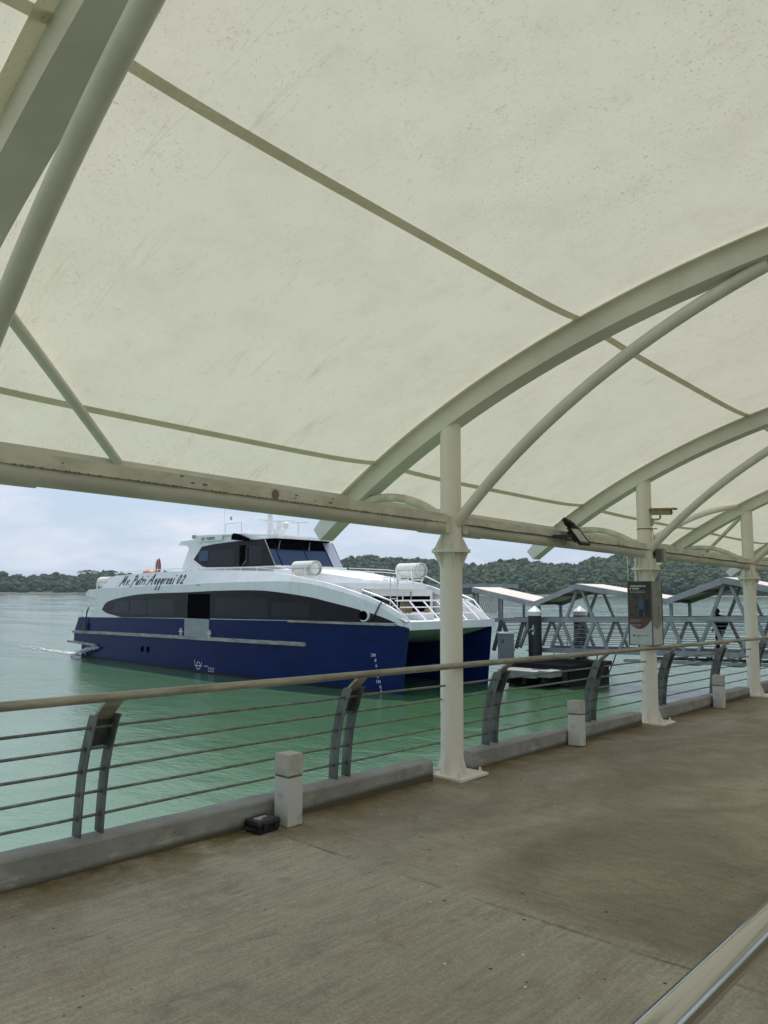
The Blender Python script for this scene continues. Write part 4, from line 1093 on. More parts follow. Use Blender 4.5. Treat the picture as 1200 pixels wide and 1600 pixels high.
    q = MB(); q.box(11.30, 13.33, -0.05, -0.036, 1.63, 1.70); q.build('gate_sill', 'rub_rail_grey', g)
    for u in (11.0, 13.5):
        q = MB(); q.box(u-0.05, u+0.05, -0.10, 0.0, 1.64, 2.05); q.box(u-0.16, u+0.16, -0.09, -0.03, 1.86, 1.93); q.build('cleat', 'mark_white', root)
    # aft overhang of the upper deck + aft bulkhead
    q = MB()
    q.prism([(0.26, -0.0, 3.60), (1.95, -0.0, 3.38), (2.6, -0.0, 3.5), (2.6, -0.0, 4.03), (0.60, -0.0, 3.95), (0.26, -0.0, 3.74)], (0, BEAM-0.012, 0)); q.v = [(a, b+0.006, c) for a, b, c in q.v]; q.build('aft_overhang', 'ship_white', root)
    q = MB(); q.box(2.6, 2.75, 0.1, BEAM-0.1, 2.3, 4.0); q.build('aft_bulkhead', 'ship_band', root)
    q = MB(); q.box(-0.5, 15.0, 0.10, BEAM-0.10, 2.26, 2.30); q.build('main_deck', 'ship_deck', root)
    q = MB()
    for v in (0.15, BEAM-0.15):
        q.tube([(-0.4, v, 2.3), (-0.45, v, 2.72), (0.9, v, 2.72)], 0.022, 6); q.tube([(0.2, v, 2.3), (0.2, v, 2.72)], 0.018, 6)
    q.tube([(-0.45, 0.15, 2.72), (-0.45, BEAM-0.15, 2.72)], 0.022, 6)
    for k in range(7): q.tube([(-0.43, 0.15+k*1.18, 2.3), (-0.45, 0.15+k*1.18, 2.72)], 0.018, 6)
    q.build('stern_rail', 'ship_white', root)
    q = MB(); q.tube([(0.85, -0.05, 2.9), (0.7, -0.07, 2.7), (0.62, -0.09, 2.2), (0.58, -0.1, 1.75)], 0.04, 8); q.box(0.42, 0.72, -0.16, -0.01, 1.55, 1.95); q.build('fender_hook', 'rope_dark', root)
    # upper deck
    q = MB(); q.box(2.4, 19.6, 0.3, BEAM-0.3, 3.95, 4.2); q.build('upper_deck', 'ship_deck', root)
    # forward saloon block: front wall, roof slab with overhang
    q = MB(); q.box(13.6, 21.78, 1.1, BEAM-1.1, 2.7, 4.0); q.build('saloon_block', 'ship_band', root)
    q = MB(); P = [(13.5, 0.55, 4.0)]+[(u, vs(u)+0.42, 4.0) for u in us_range(17, 21.4, 5)]+[(22.1, 1.75, 4.0), (22.4, 2.7, 4.0), (22.5, BEAM/2, 4.0), (22.4, BEAM-2.7, 4.0), (22.1, BEAM-1.75, 4.0)]+[(u, BEAM-vs(u)-0.42, 4.0) for u in us_range(17, 21.4, 5)[::-1]]+[(13.5, BEAM-0.55, 4.0)]
    q.prism(P, (0, 0, 0.24)); q.build('saloon_roof', 'ship_white', root)
    # front wall with windows
    fw = 21.9
    q = MB(); q.box(fw-0.12, fw, 1.0, BEAM-1.0, 2.68, 4.0); fwo = q.build('front_wall', 'ship_white', root)
    for v0, v1 in ((1.2, 1.75), (2.25, 4.3), (4.4, 6.2)):
        q = MB(); q.box(fw, fw+0.015, v0, v1, 3.0, 3.70); q.build('window', 'interior_black', fwo)
    q = MB(); q.box(fw, fw+0.18, 1.85, 2.2, 3.2, 3.9); q.build('locker', 'gate_grey', fwo)
    q = MB(); q.box(fw, fw+0.03, 4.85, 4.92, 2.7, 3.9); q.box(fw+0.0, fw+0.02, 3.3, 4.2, 2.7, 3.05); q.build('door_trim', 'gate_grey', fwo)
    # deck clutter: capstan, vents, rope hank on the rail
    q = MB(); q.lathe([(0.22, 2.70), (0.22, 2.85), (0.12, 2.95), (0.12, 3.1), (0.2, 3.14), (0.2, 3.2)], 16, (23.4, 2.6, 0)); q.build('capstan', 'gate_grey', root)
    q = MB(); q.box(22.9, 23.5, 3.6, 4.6, 2.70, 3.0); q.build('hatch', 'ship_deck', root)
    for v in (1.9, 5.6):
        q = MB(); q.tube([(23.9, v, 2.70), (23.9, v, 2.95)], 0.06, 10); q.tube([(24.2, v, 2.70), (24.2, v, 2.95)], 0.06, 10); q.box(23.8, 24.3, v-0.09, v+0.09, 2.70, 2.73); q.build('bollard_pair', 'gate_grey', root)
    q = MB(); q.lathe([(0.10, 0), (0.13, 0.1), (0.10, 0.22)], 12, (23.1, 4.6, 2.95)); q.build('vent', 'flag_ochre', root)
    # bow rails
    q = MB()
    def rail_pt(v, t): return (25.25-0.95*t, v, 2.74+0.80*t)
    for t, wd in ((0.36, 0.022), (0.68, 0.022), (1.0, 0.03)):
        q.tube([rail_pt(v, t) for v in us_range(1.15+0.15*t, BEAM-1.15-0.15*t, 8)], wd, 8)
    q.build('bow_rail', 'ship_white', root)
    for v in (2.1, 2.95, 3.8, 4.65, 5.5):
        q = MB(); q.bar(rail_pt(v, 0.0), rail_pt(v, 1.0), 0.075, 0.03); q.build('rail_post', 'ship_white', root)
    for far in (False, True):
        q = MB(); P = [side_pt(u, w, far, 0.16) for u, w in ((25.2, 2.72), (24.3, 3.54), (22.9, 3.95))]; q.tube(P, 0.035, 8); q.build('bow_rail', 'ship_white', root)
    # ladder up the saloon front
    q = MB()
    for v in (2.55, 2.98): q.tube([(fw+0.95, v, 3.15), (fw+0.95, v, 4.42), (fw+0.7, v, 4.52), (fw+0.5, v, 4.45)], 0.022, 8)
    for w in (3.3, 3.6, 3.9, 4.15): q.tube([(fw+0.95, 2.55, w), (fw+0.95, 2.98, w)], 0.018, 8)
    q.build('ladder', 'ship_deck', root)
    # wheelhouse
    v0, v1 = 1.5, 5.9
    prof = [(8.30, 5.0), (8.60, 5.5), (8.90, 5.95), (9.0, 6.10), (8.93, 6.24), (8.75, 6.31), (8.35, 6.36), (7.95, 6.37), (8.20, 6.57), (9.58, 6.61), (10.06, 6.75), (13.4, 6.76), (14.3, 6.58), (15.50, 6.42), (16.42, 5.02)]
    q = MB(); q.prism([(u, v0, w) for u, w in prof], (0, v1-v0, 0)); wh = q.build('wheelhouse', 'ship_white', root)
    wnd = [(9.50, 5.55), (10.25, 6.20), (11.4, 6.30), (12.8, 6.35), (14.7, 6.37), (15.56, 6.38), (16.40, 5.09), (11.0, 5.09), (10.35, 5.17)]
    for vv, d in ((v0-0.014, 0.012), (v1+0.002, 0.012)):
        q = MB(); q.prism([(u, vv, w) for u, w in wnd], (0, d, 0)); q.build('side_window', 'ship_band', wh)
    for u0, u1, w0, w1 in ((10.0, 10.85, 5.45, 5.98), (10.9, 13.2, 5.2, 5.95), (14.3, 15.4, 5.2, 6.1)):
        q = MB(); q.box(u0, u1, v0-0.020, v0-0.015, w0, w1); q.build('window', 'windshield_glass' if u0 < 10.5 else 'ship_glass', wh)
    q = MB(); q.box(13.62, 14.12, v0-0.030, v0-0.016, 5.10, 6.15); dd = q.build('door', 'interior_black', wh)
    q = MB(); q.box(14.14, 14.34, v0-0.045, v0-0.031, 5.14, 6.05); q.box(14.16, 14.32, v0-0.055, v0-0.046, 5.86, 5.95); q.build('door_leaf', 'ship_band', dd)
    q = MB(); q.bar((13.95, v0-0.05, 5.16), (14.2, v0-0.05, 5.38), 0.03, 0.03); q.build('door_stay', 'rub_rail_grey', dd)
    # windshield panes on the raked front
    def ws(v, t, off=0.0): return (16.42-0.92*t+off, v, 5.06+1.36*t)
    for a, b_, mt_ in ((1.53, 1.95, 'windshield_glass'), (1.99, 3.68, 'windshield_glass'), (3.74, 5.15, 'windshield_glass'), (5.2, 5.88, 'sky_reflection_glass')):
        q = MB(); q.hexa([ws(a, 0.06, 0.012), ws(b_, 0.06, 0.012), ws(b_, 0.97, 0.012), ws(a, 0.97, 0.012)], [ws(a, 0.06, -0.02), ws(b_, 0.06, -0.02), ws(b_, 0.97, -0.02), ws(a, 0.97, -0.02)]); q.build('windshield_pane', mt_, wh)
    for a, b_ in ((1.53, 5.2),):     # black strip over the upper part of the panes
        q = MB(); q.hexa([ws(a, 0.62, 0.018), ws(b_, 0.62, 0.018), ws(b_, 0.99, 0.018), ws(a, 0.99, 0.018)], [ws(a, 0.62, 0.013), ws(b_, 0.62, 0.013), ws(b_, 0.99, 0.013), ws(a, 0.99, 0.013)]); q.build('upper_dark_strip', 'interior_black', wh)
    for v in (1.52, 1.97, 3.71, 5.18):
        q = MB(); q.bar(ws(v, 0.02, 0.02), ws(v, 1.0, 0.02), 0.045, 0.03); q.build('mullion', 'ship_band' if v > 1.6 else 'rub_rail_grey', wh)
    for v in (2.45, 4.35):
        q = MB(); q.bar(ws(v, 0.98, 0.07), ws(v-0.35, 0.62, 0.05), 0.035, 0.03); q.build('wiper', 'rub_rail_grey', wh)
    q = MB(); q.box(16.40, 16.62, v0-0.02, v1+0.02, 5.0, 5.09); q.build('window_sill', 'ship_white', wh)
    # roof with brow
    q = MB(); q.prism([(13.2, v0-0.12, 6.74), (14.6, v0-0.12, 6.42), (16.02, v0+0.35, 6.42), (16.10, v0+0.7, 6.44), (16.10, v0+0.7, 6.58), (15.9, v0+0.3, 6.60), (13.4, v0-0.12, 6.80)][:0] or
      [(10.0, v0-0.1, 6.74), (14.1, v0-0.1, 6.74), (16.05, v0+0.45, 6.74), (16.15, v0+1.3, 6.74), (16.15, v1-1.3, 6.74), (16.05, v1-0.45, 6.74), (14.1, v1+0.1, 6.74), (10.0, v1+0.1, 6.74)], (0, 0, 0.06))
    for i, (x, y, z) in enumerate(q.v): q.v[i] = (x, y, z-max(0, (x-12.8))*0.07)
    q.build('roof', 'ship_white', wh)
    q = MB(); q.prism([(12.9, v0-0.11, 6.42), (14.5, v0-0.11, 6.42), (16.0, v0+0.44, 6.42), (16.08, v0+1.3, 6.42), (16.08, v1-1.3, 6.42), (16.0, v1-0.44, 6.42), (14.5, v1+0.11, 6.42), (12.9, v1+0.11, 6.42)], (0, 0, 0.20))
    for i, (x, y, z) in enumerate(q.v): q.v[i] = (x, y, z if z > 6.5 else z-0.005)
    for i, (x, y, z) in enumerate(q.v):
        if z > 6.5: q.v[i] = (x, y, 6.735-max(0, x-12.8)*0.07)
        else: q.v[i] = (x, y, 6.42+max(0.0, (14.5-x))*0.17)
    q.build('roof_brow', 'ship_white', wh)
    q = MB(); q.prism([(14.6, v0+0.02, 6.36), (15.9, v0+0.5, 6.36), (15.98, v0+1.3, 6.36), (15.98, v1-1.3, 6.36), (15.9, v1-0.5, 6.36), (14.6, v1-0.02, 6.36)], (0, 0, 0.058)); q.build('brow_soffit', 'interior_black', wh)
    q = MB(); q.prism([(13.30, v0-0.30, 6.42), (14.5, v0-0.30, 6.32), (14.62, v0-0.30, 6.42), (13.75, v0-0.30, 6.70), (13.45, v0-0.30, 6.74), (13.30, v0-0.30, 6.62)], (0, 0.19, 0)); q.build('navigation_light_box', 'interior_black', wh)
    # small registration panel letters
    q = MB(); rg = random.Random(2)
    for k in range(8):
        if k == 2: continue
        u = 10.35+k*0.155; q.box(u, u+0.035, v0-0.112, v0-0.105, 6.52, 6.66); q.box(u+0.035, u+0.10, v0-0.112, v0-0.105, 6.52+0.11*(k % 2), 6.55+0.11*(k % 2)); q.box(u+0.085, u+0.118, v0-0.112, v0-0.105, 6.52+0.05*(k % 3 == 0), 6.66)
    q.build('registration_letters', 'name_paint', wh)
    q = MB(); q.box(9.95, 12.2, v0-0.104, v0-0.02, 6.46, 6.735); q.build('name_board', 'ship_white', wh)
    q = MB(); q.box(9.30, 9.55, v0-0.02, v0+0.15, 6.66, 6.85); q.tube([(9.42, v0+0.06, 6.58), (9.42, v0+0.06, 6.68)], 0.02, 6); q.build('floodlight', 'rub_rail_grey', wh)
    # mast, radar, domes
    mst = MB(); mst.tube([(13.25, 3.7, 6.75), (13.15, 3.7, 7.6), (13.05, 3.7, 8.6)], [0.22, 0.14, 0.08], 10); mst.bar((12.6, 3.7, 8.25), (13.6, 3.7, 8.25), 0.5, 0.05); mst.bar((13.1, 3.0, 7.55), (13.1, 4.4, 7.55), 0.06, 0.05)
    m_ = mst.build('mast', 'mast_white', root)
    q = MB(); q.tube([(13.3, 3.7, 7.95), (13.3, 3.7, 8.15)], 0.09, 8); q.tube([(13.3, 3.7, 8.2), (13.3, 3.7, 8.35)], 0.07, 8); q.build('mast_light', 'rope_dark', m_)
    q = MB(); q.bar((13.4, 3.2, 7.45), (14.6, 4.1, 7.45), 0.16, 0.10); q.tube([(14.0, 3.65, 7.05), (14.0, 3.65, 7.42)], 0.14, 10); q.box(13.8, 14.25, 3.4, 3.9, 6.65, 7.05); q.build('radar_scanner', 'mast_white', m_)
    q = MB()
    for u, v, w, r in ((14.95, 3.3, 7.18, 0.17), (12.3, 3.0, 7.0, 0.08), (11.9, 4.2, 6.98, 0.07)):
        q.ball((u, v, w), r, 12, 8); q.tube([(u, v, 6.62), (u, v, w)], 0.03, 6)
    q.build('antenna_dome', 'mast_white', root)
    q = MB(); q.bar((15.25, 3.4, 7.28), (15.95, 3.8, 7.28), 0.14, 0.07); q.tube([(15.55, 3.6, 6.6), (15.55, 3.6, 7.26)], 0.05, 8); q.build('radar_scanner', 'mast_white', root)
    q = MB(); q.tube([(15.6, 5.0, 7.05), (15.95, 5.0, 7.12)], [0.12, 0.20], 12); q.tube([(15.6, 5.0, 6.55), (15.65, 5.0, 7.0)], 0.04, 8); q.build('searchlight', 'mast_white', root)
    q = MB(); q.tube([(15.5, 2.6, 7.0), (15.8, 2.6, 7.03)], [0.08, 0.15], 12); q.tube([(15.6, 2.6, 6.58), (15.6, 2.6, 7.0)], 0.035, 8); q.build('searchlight', 'mast_white', root)
    q = MB()
    for u, v, h in ((11.2, 2.2, 8.4), (12.0, 5.2, 8.0), (11.6, 3.6, 7.7), (12.6, 2.4, 7.3)): q.tube([(u, v, 6.75), (u, v, h)], 0.012, 5)
    q.build('whip_antenna', 'mast_white', root)
    q = MB(); q.tube([(11.6, 2.0, 6.78), (11.6, 2.0, 7.35), (13.0, 2.0, 7.35), (13.0, 2.0, 6.78)], 0.012, 5); q.ball((12.1, 2.0, 7.62), 0.06, 8, 6, (1, 1, 1.8)); q.build('antenna_frame', 'rub_rail_grey', root)
    # coach roof ahead of the windshield
    q = MB(); rows = []
    for u, hv, w in ((16.40, 2.25, 5.04), (17.5, 2.15, 4.98), (18.7, 1.95, 4.88), (19.8, 1.65, 4.74), (20.7, 1.25, 4.60), (21.3, 0.75, 4.50), (21.48, 0.25, 4.47)):
        c = 3.7; r = [(u, c-hv-0.12, 4.25)]+[(u, c+hv*s_, w-0.10*s_*s_) for s_ in (-1, -0.96, -0.6, -0.2, 0.2, 0.6, 0.96, 1)]+[(u, c+hv+0.12, 4.25)]
        rows.append(r)
    q.grid(rows); q.add(rows[-1], [tuple(range(10))]); co = q.build('coach_roof', 'ship_white', root)
    q = MB()
    def top_pt(u, v):
        tab = [(16.40, 2.25, 5.04), (17.5, 2.15, 4.98), (18.7, 1.95, 4.88), (19.8, 1.65, 4.74), (20.7, 1.25, 4.60), (21.3, 0.75, 4.50)]
        hv = interp([(a, b) for a, b, c in tab], u); w = interp([(a, c) for a, b, c in tab], u); s_ = (v-3.7)/hv
        return (u, v, w-0.10*s_*s_+0.008)
    for u0, u1, va, vb in ((17.0, 19.6, 3.0, 4.3), (17.4, 20.2, 2.7, 3.6)):
        rr = [[top_pt(u0+(u1-u0)*t, va+(vb-va)*t+0.35*sin(pi*t)-wd), top_pt(u0+(u1-u0)*t, va+(vb-va)*t+0.35*sin(pi*t)+wd)] for t, wd in [(k/14, 0.02+0.09*sin(pi*k/14)) for k in range(15)]]
        q.grid(rr)
    q.build('painted_wave', 'teal_paint', co)
    q = MB()
    for k in range(14):
        if k in (4, 10): continue
        u = 18.9+k*0.145; a = top_pt(u, 2.62); q.add([top_pt(u, 2.60), top_pt(u+0.09, 2.60), top_pt(u+0.09, 2.74), top_pt(u, 2.74)], [(0, 1, 2, 3)])
    q.build('painted_letters', 'gutter_paint', co)
    # side deck rails
    for far in (False, True):
        q = MB()
        P = [side_pt(u, interp(BTOP, u)+0.14, far, 0.40) for u in us_range(3.3, 17.6, 20)]; q.tube(P, 0.020, 6)
        for u in us_range(3.3, 17.6, 12): q.tube([side_pt(u, interp(BTOP, u)-0.02, far, 0.38), side_pt(u, interp(BTOP, u)+0.14, far, 0.40)], 0.016, 6)
        q.build('upper_rail', 'ship_white', root)
    q = MB()
    for w in (4.95, 5.08): q.tube([(16.6, 6.1, w), (19, 6.3, w-0.12), (21.4, 6.2, w-0.35)], 0.02, 6)
    q.tube([(21.4, 6.2, 4.72), (23.2, 6.2, 4.0)], 0.03, 6)
    q.build('upper_rail', 'ship_white', root)
    # draught marks and load line
    for w, s_, u in ((1.37, '2M', 23.50), (1.17, '8', 23.68), (0.97, '6', 23.72), (0.77, '4', 23.76), (0.57, '2', 23.80), (0.37, '1M', 23.74), (0.17, '8', 23.92), (0.02, '6', 23.96)):
        ua = u; nrm = atan2(vs(ua+0.3)-vs(ua), 0.3)
        M = Matrix.Translation((ua, vs(ua)-0.012, w)) @ Matrix.Rotation(nrm, 4, 'Z') @ Matrix.Rotation(pi/2, 4, 'X')
        text_mb(s_, 0.17, 0.001, 0, M, 1.1, 0.004).build('draught_mark', 'mark_white', root)
    q = MB(); nn = 20; c = (12.55, 0.32)
    for k in range(nn):
        a, b_ = 2*pi*k/nn, 2*pi*(k+1)/nn
        q.add([(c[0]+r*cos(t), -0.008, c[1]+r*sin(t)) for t, r in ((a, 0.15), (b_, 0.15), (b_, 0.195), (a, 0.195))], [(0, 1, 2, 3)])
    q.box(c[0]-0.32, c[0]+0.32, -0.011, -0.006, c[1]-0.02, c[1]+0.02); q.box(c[0]-0.34, c[0]-0.30, -0.011, -0.006, c[1]+0.08, c[1]+0.26); q.box(c[0]+0.26, c[0]+0.30, -0.011, -0.006, c[1]+0.05, c[1]+0.2)
    q.box(c[0]+0.5, c[0]+0.8, -0.011, -0.006, c[1]+0.0, c[1]+0.04)
    for k in range(2):
        u = c[0]+0.86+k*0.28; q.box(u, u+0.2, -0.011, -0.006, c[1]-0.22, c[1]-0.19); q.box(u, u+0.2, -0.011, -0.006, c[1]-0.05, c[1]-0.02); q.box(u, u+0.03, -0.011, -0.006, c[1]-0.22, c[1]-0.02); q.box(u+0.17, u+0.2, -0.011, -0.006, c[1]-0.22, c[1]-0.02)
    q.build('load_line_mark', 'mark_white', root)
    # vessel name, brushed italic lettering
    G = {'M': [[(0, -.15), (.22, .5), (.34, 1.0)], [(.34, 1.0), (.40, .15)], [(.40, .15), (.72, 1.0)], [(.72, 1.0), (.70, .0), (.78, .02)]], 'v': [[(0, .5), (.08, 0), (.30, .5), (.36, .48)]], '.': [[(0, 0), (.03, .05)]],
         'P': [[(.0, -.25), (.28, .95)], [(.10, .85), (.35, 1.0), (.55, .8), (.45, .5), (.18, .42)]], 'u': [[(0, .5), (.0, .05), (.12, .0), (.32, .5)], [(.32, .5), (.30, .0), (.38, .0)]],
         't': [[(.10, .85), (.0, .1), (.10, .0)], [(-.08, .55), (.22, .58)]], 'r': [[(0, .5), (.0, 0)], [(.02, .3), (.18, .52), (.26, .42)]], 'i': [[(.04, .5), (.0, .03), (.08, 0)], [(.12, .80), (.13, .86)]],
         'A': [[(-.15, -.12), (.20, .55), (.52, 1.08)], [(.52, 1.08), (.52, .0), (.60, .0)], [(.0, .38), (.55, .42)]], 'n': [[(0, .5), (.0, 0)], [(.0, .3), (.16, .52), (.22, .4), (.20, .0), (.28, .02)]],
         'g': [[(.28, .48), (.08, .50), (.0, .2), (.08, .05), (.24, .3), (.28, .48)], [(.28, .48), (.10, -.40), (-.05, -.62)]], 'e': [[(.02, .25), (.24, .35), (.18, .52), (.04, .4), (.02, .1), (.14, .0), (.28, .1)]],
         'z': [[(.0, .48), (.0, 0)], [(0.02, .3), (.1, .48), (.22, .52)]],
         '0': [[(.10, .0), (.0, .3), (.12, .75), (.26, .82), (.34, .5), (.22, .05), (.10, .0)]], '2': [[(.05, .65), (.22, .82), (.34, .65), (.20, .35), (.0, .0), (.32, .04)]]}
    q = MB(); x = 4.30; S = 0.50; WX = 1.52
    for ch, adv in (('M', .92), ('v', .42), ('.', .30), (' ', .10), ('P', .62), ('u', .48), ('t', .34), ('r', .36), ('i', .24), (' ', .34), ('A', .80), ('n', .40), ('g', .42), ('g', .42), ('z', .36), ('e', .40), ('n', .42), ('i', .26), (' ', .26), ('0', .50), ('2', .4)):
        for st in G.get(ch, []):
            st = [(p[0]+(r_[0]-p[0])*k/4, p[1]+(r_[1]-p[1])*k/4) for p, r_ in zip(st, st[1:]) for k in range(4)]+[st[-1]]
            for (a, b_), (c_, d_) in zip(st, st[1:]):
                def P(g, h):
                    return (x+(g*1.30+h*0.16)*S, 4.16+0.0095*(x-4.25)+h*S*1.02+0.06)
                (xa, za), (xb, zb) = P(a, b_), P(c_, d_)
                dx, dz = xb-xa, zb-za; L_ = hypot(dx, dz) or 1; nx, nz = -dz/L_*0.036, dx/L_*0.036; ex, ez = dx/L_*0.02, dz/L_*0.02
                pts = [(xa-ex+nx, za-ez+nz), (xb+ex+nx, zb+ez+nz), (xb+ex-nx, zb+ez-nz), (xa-ex-nx, za-ez-nz)]
                vv = []
                for (px_, pz_) in pts:
                    cr_ = interp(CREASE, px_); hg = interp(BTOP, px_)-cr_; f_ = (pz_-cr_)/hg; inn = 0.30
                    off = 0 if f_ < 0 else (inn*f_ if f_ < 0.35 else inn*0.35*0.35/0.35+(f_-0.35)/0.65*(inn-inn*0.35))
                    vv.append((px_, off-0.016, pz_))
                q.add(vv, [(0, 1, 2, 3)])
        x += adv*S*WX
    q.build('name_lettering', 'name_paint', root)
    q = MB(); q.box(12.2, 12.5, -0.03, 0.0, 4.18, 4.21); q.build('vent_slot', 'rub_rail_grey', root)
    return root
ferry_root = ferry()
FM = Matrix.Translation((-44.39, 22.19, WATER_Z)) @ Matrix.Rotation(radians(-1.640), 4, 'Z')
def on_ferry(u, v, w): return tuple(FM @ Vector((u, v, w)))

def raft_proto():
    root = empty('life_raft', (0, 0, 0))
    m = MB(); L = 0.69; R = 0.335
    prof = [(0.02, -L), (R*0.72, -L+0.005), (R*0.90, -L+0.07), (R, -L+0.10)]
    k = -L+0.10
    while k < L-0.14:
        prof += [(R, k+0.02), (R, k+0.20), (R*0.955, k+0.215), (R*0.955, k+0.245), (R, k+0.26)]; k += 0.27
    prof += [(R, L-0.10), (R*0.90, L-0.07), (R*0.72, L-0.005), (0.02, L)]
    m.lathe(prof, 26)
    m.v = [(z, y, x+R+0.14) for x, y, z in m.v]
    m.build('canister', 'raft_white', root)
    m = MB(); m.box(-L-0.01, L+0.01, -R-0.025, R+0.025, R+0.125, R+0.155); m.build('seam', 'raft_seam', root)
    for x in (-0.45, 0.45):
        m = MB(); m.bar((x, -R-0.03, 0.06), (x, R+0.03, 0.06), 0.07, 0.07); m.bar((x, -R-0.03, 0.06), (x, -R-0.03, R+0.14), 0.05, 0.05); m.bar((x, R+0.03, 0.06), (x, R+0.03, R+0.14), 0.05, 0.05)
        m.bar((x, -R+0.05, -0.16), (x, -R+0.05, 0.06), 0.05, 0.05); m.bar((x, R-0.05, -0.16), (x, R-0.05, 0.06), 0.05, 0.05)
        m.build('cradle', 'ship_white', root)
    return root
r0 = raft_proto()
RAFTS = [(19.0, 1.15, 4.42, 0, 'white life raft canister on the near side deck below the wheelhouse windshield'),
         (21.75, 5.0, 4.37, 0, 'white life raft canister on the saloon roof above the bow ladder'),
         (0.60, 1.1, 3.92, 0, 'white life raft canister on the stern overhang of the ferry')]
for n_, (u, v, w, a, lab) in enumerate(RAFTS):
    o = r0 if n_ == 0 else copy_tree(r0)
    o.location = on_ferry(u, v, w); o.rotation_euler = (0, 0, radians(-1.64+a)); tag(o, lab, 'life raft', 'life raft canisters on the ferry')

def ferry_extras():
    r = empty('rescue_boat', on_ferry(3.0, 2.6, 4.36), radians(-1.64)); r.scale = (0.7, 0.7, 0.7); tag(r, 'orange domed rescue boat on the aft upper deck of the ferry', 'boat')
    m = MB(); m.ball((0, 0, 0.72), 0.62, 20, 10, (1.1, 1.0, 0.72)); m.build('canopy_dome', 'orange_plastic', r)
    m = MB(); rows = []
    for k in range(11):
        t = k/10; x = -0.95+2.1*t; w = 0.55*(1-abs(2*t-0.8)**3*0.5) if t < 0.9 else 0.3
        rows.append([(x, -w, 0.72), (x, -w*0.8, 0.35), (x, 0, 0.15), (x, w*0.8, 0.35), (x, w, 0.72)])
    m.grid(rows); m.build('boat_hull', 'orange_plastic', r)
    m = MB(); m.box(-0.75, 0.55, -0.60, -0.58, 0.62, 0.76); m.build('boat_window', 'interior_black', r)
    m = MB(); m.box(-0.6, -0.45, -0.4, 0.4, 0, 0.3); m.box(0.4, 0.55, -0.4, 0.4, 0, 0.3); m.build('boat_cradle', 'ship_white', r)
    r = empty('signal_flags', on_ferry(5.0, 2.0, 4.2), 0); tag(r, 'furled bundle of red, white and navy flags standing behind the rescue boat', 'flags')
    rg = random.Random(3)
    for k, c in enumerate(('flag_pale', 'flag_red', 'flag_navy', 'flag_ochre', 'flag_pale', 'flag_navy', 'flag_red')):
        m = MB(); x = (k-3)*0.055; m.tube([(x, rg.uniform(-.05, .05), 0.0), (x+rg.uniform(-.04, .04), 0, 0.8), (x*1.2, rg.uniform(-.04, .04), 1.2), (x*0.9+rg.uniform(-.05, .05), 0, 1.48+rg.uniform(-.1, .12))], [0.03, 0.075, 0.07, 0.012], 8); m.build('flag', c, r)
    # rope hank over the bow rail
    r = empty('rope_hank', on_ferry(24.28, 1.95, 3.52), radians(-1.64)); tag(r, 'tan rope hung in loops over the ferry bow rail', 'rope')
    m = MB(); rg = random.Random(9)
    for k in range(10):
        y = -0.28+k*0.062; d = rg.uniform(0.35, 0.6); m.tube([(0.05, y, -d*0.9), (0.045, y+.01, -d*0.4), (0.0, y, 0.035), (-0.045, y-.01, -d*0.4), (-0.05, y, -d)], 0.024, 6)
    m.build('rope_loops', 'rope_tan', r)
    # mooring line over the near bulwark to the fairlead
    r = empty('mooring_line', on_ferry(23.9, 0.9, 3.5), radians(-1.64)); tag(r, 'dark mooring rope hanging over the bow bulwark to the oval fairlead', 'rope')
    m = MB(); c = Vector((23.9, 0.9, 3.5))
    P = [Vector(p)-c for p in ((24.1, vs(24.1)+0.45, 3.32), (23.98, vs(24)+0.10, 3.55), (23.93, vs(23.9)-0.03, 3.40), (23.75, vs(23.7)-0.05, 3.05), (23.55, vs(23.5)-0.05, 2.82), (23.38, vs(23.4)-0.05, 2.76))]
    m.tube(P, 0.028, 8); m.build('rope', 'rope_dark', r)
ferry_extras()

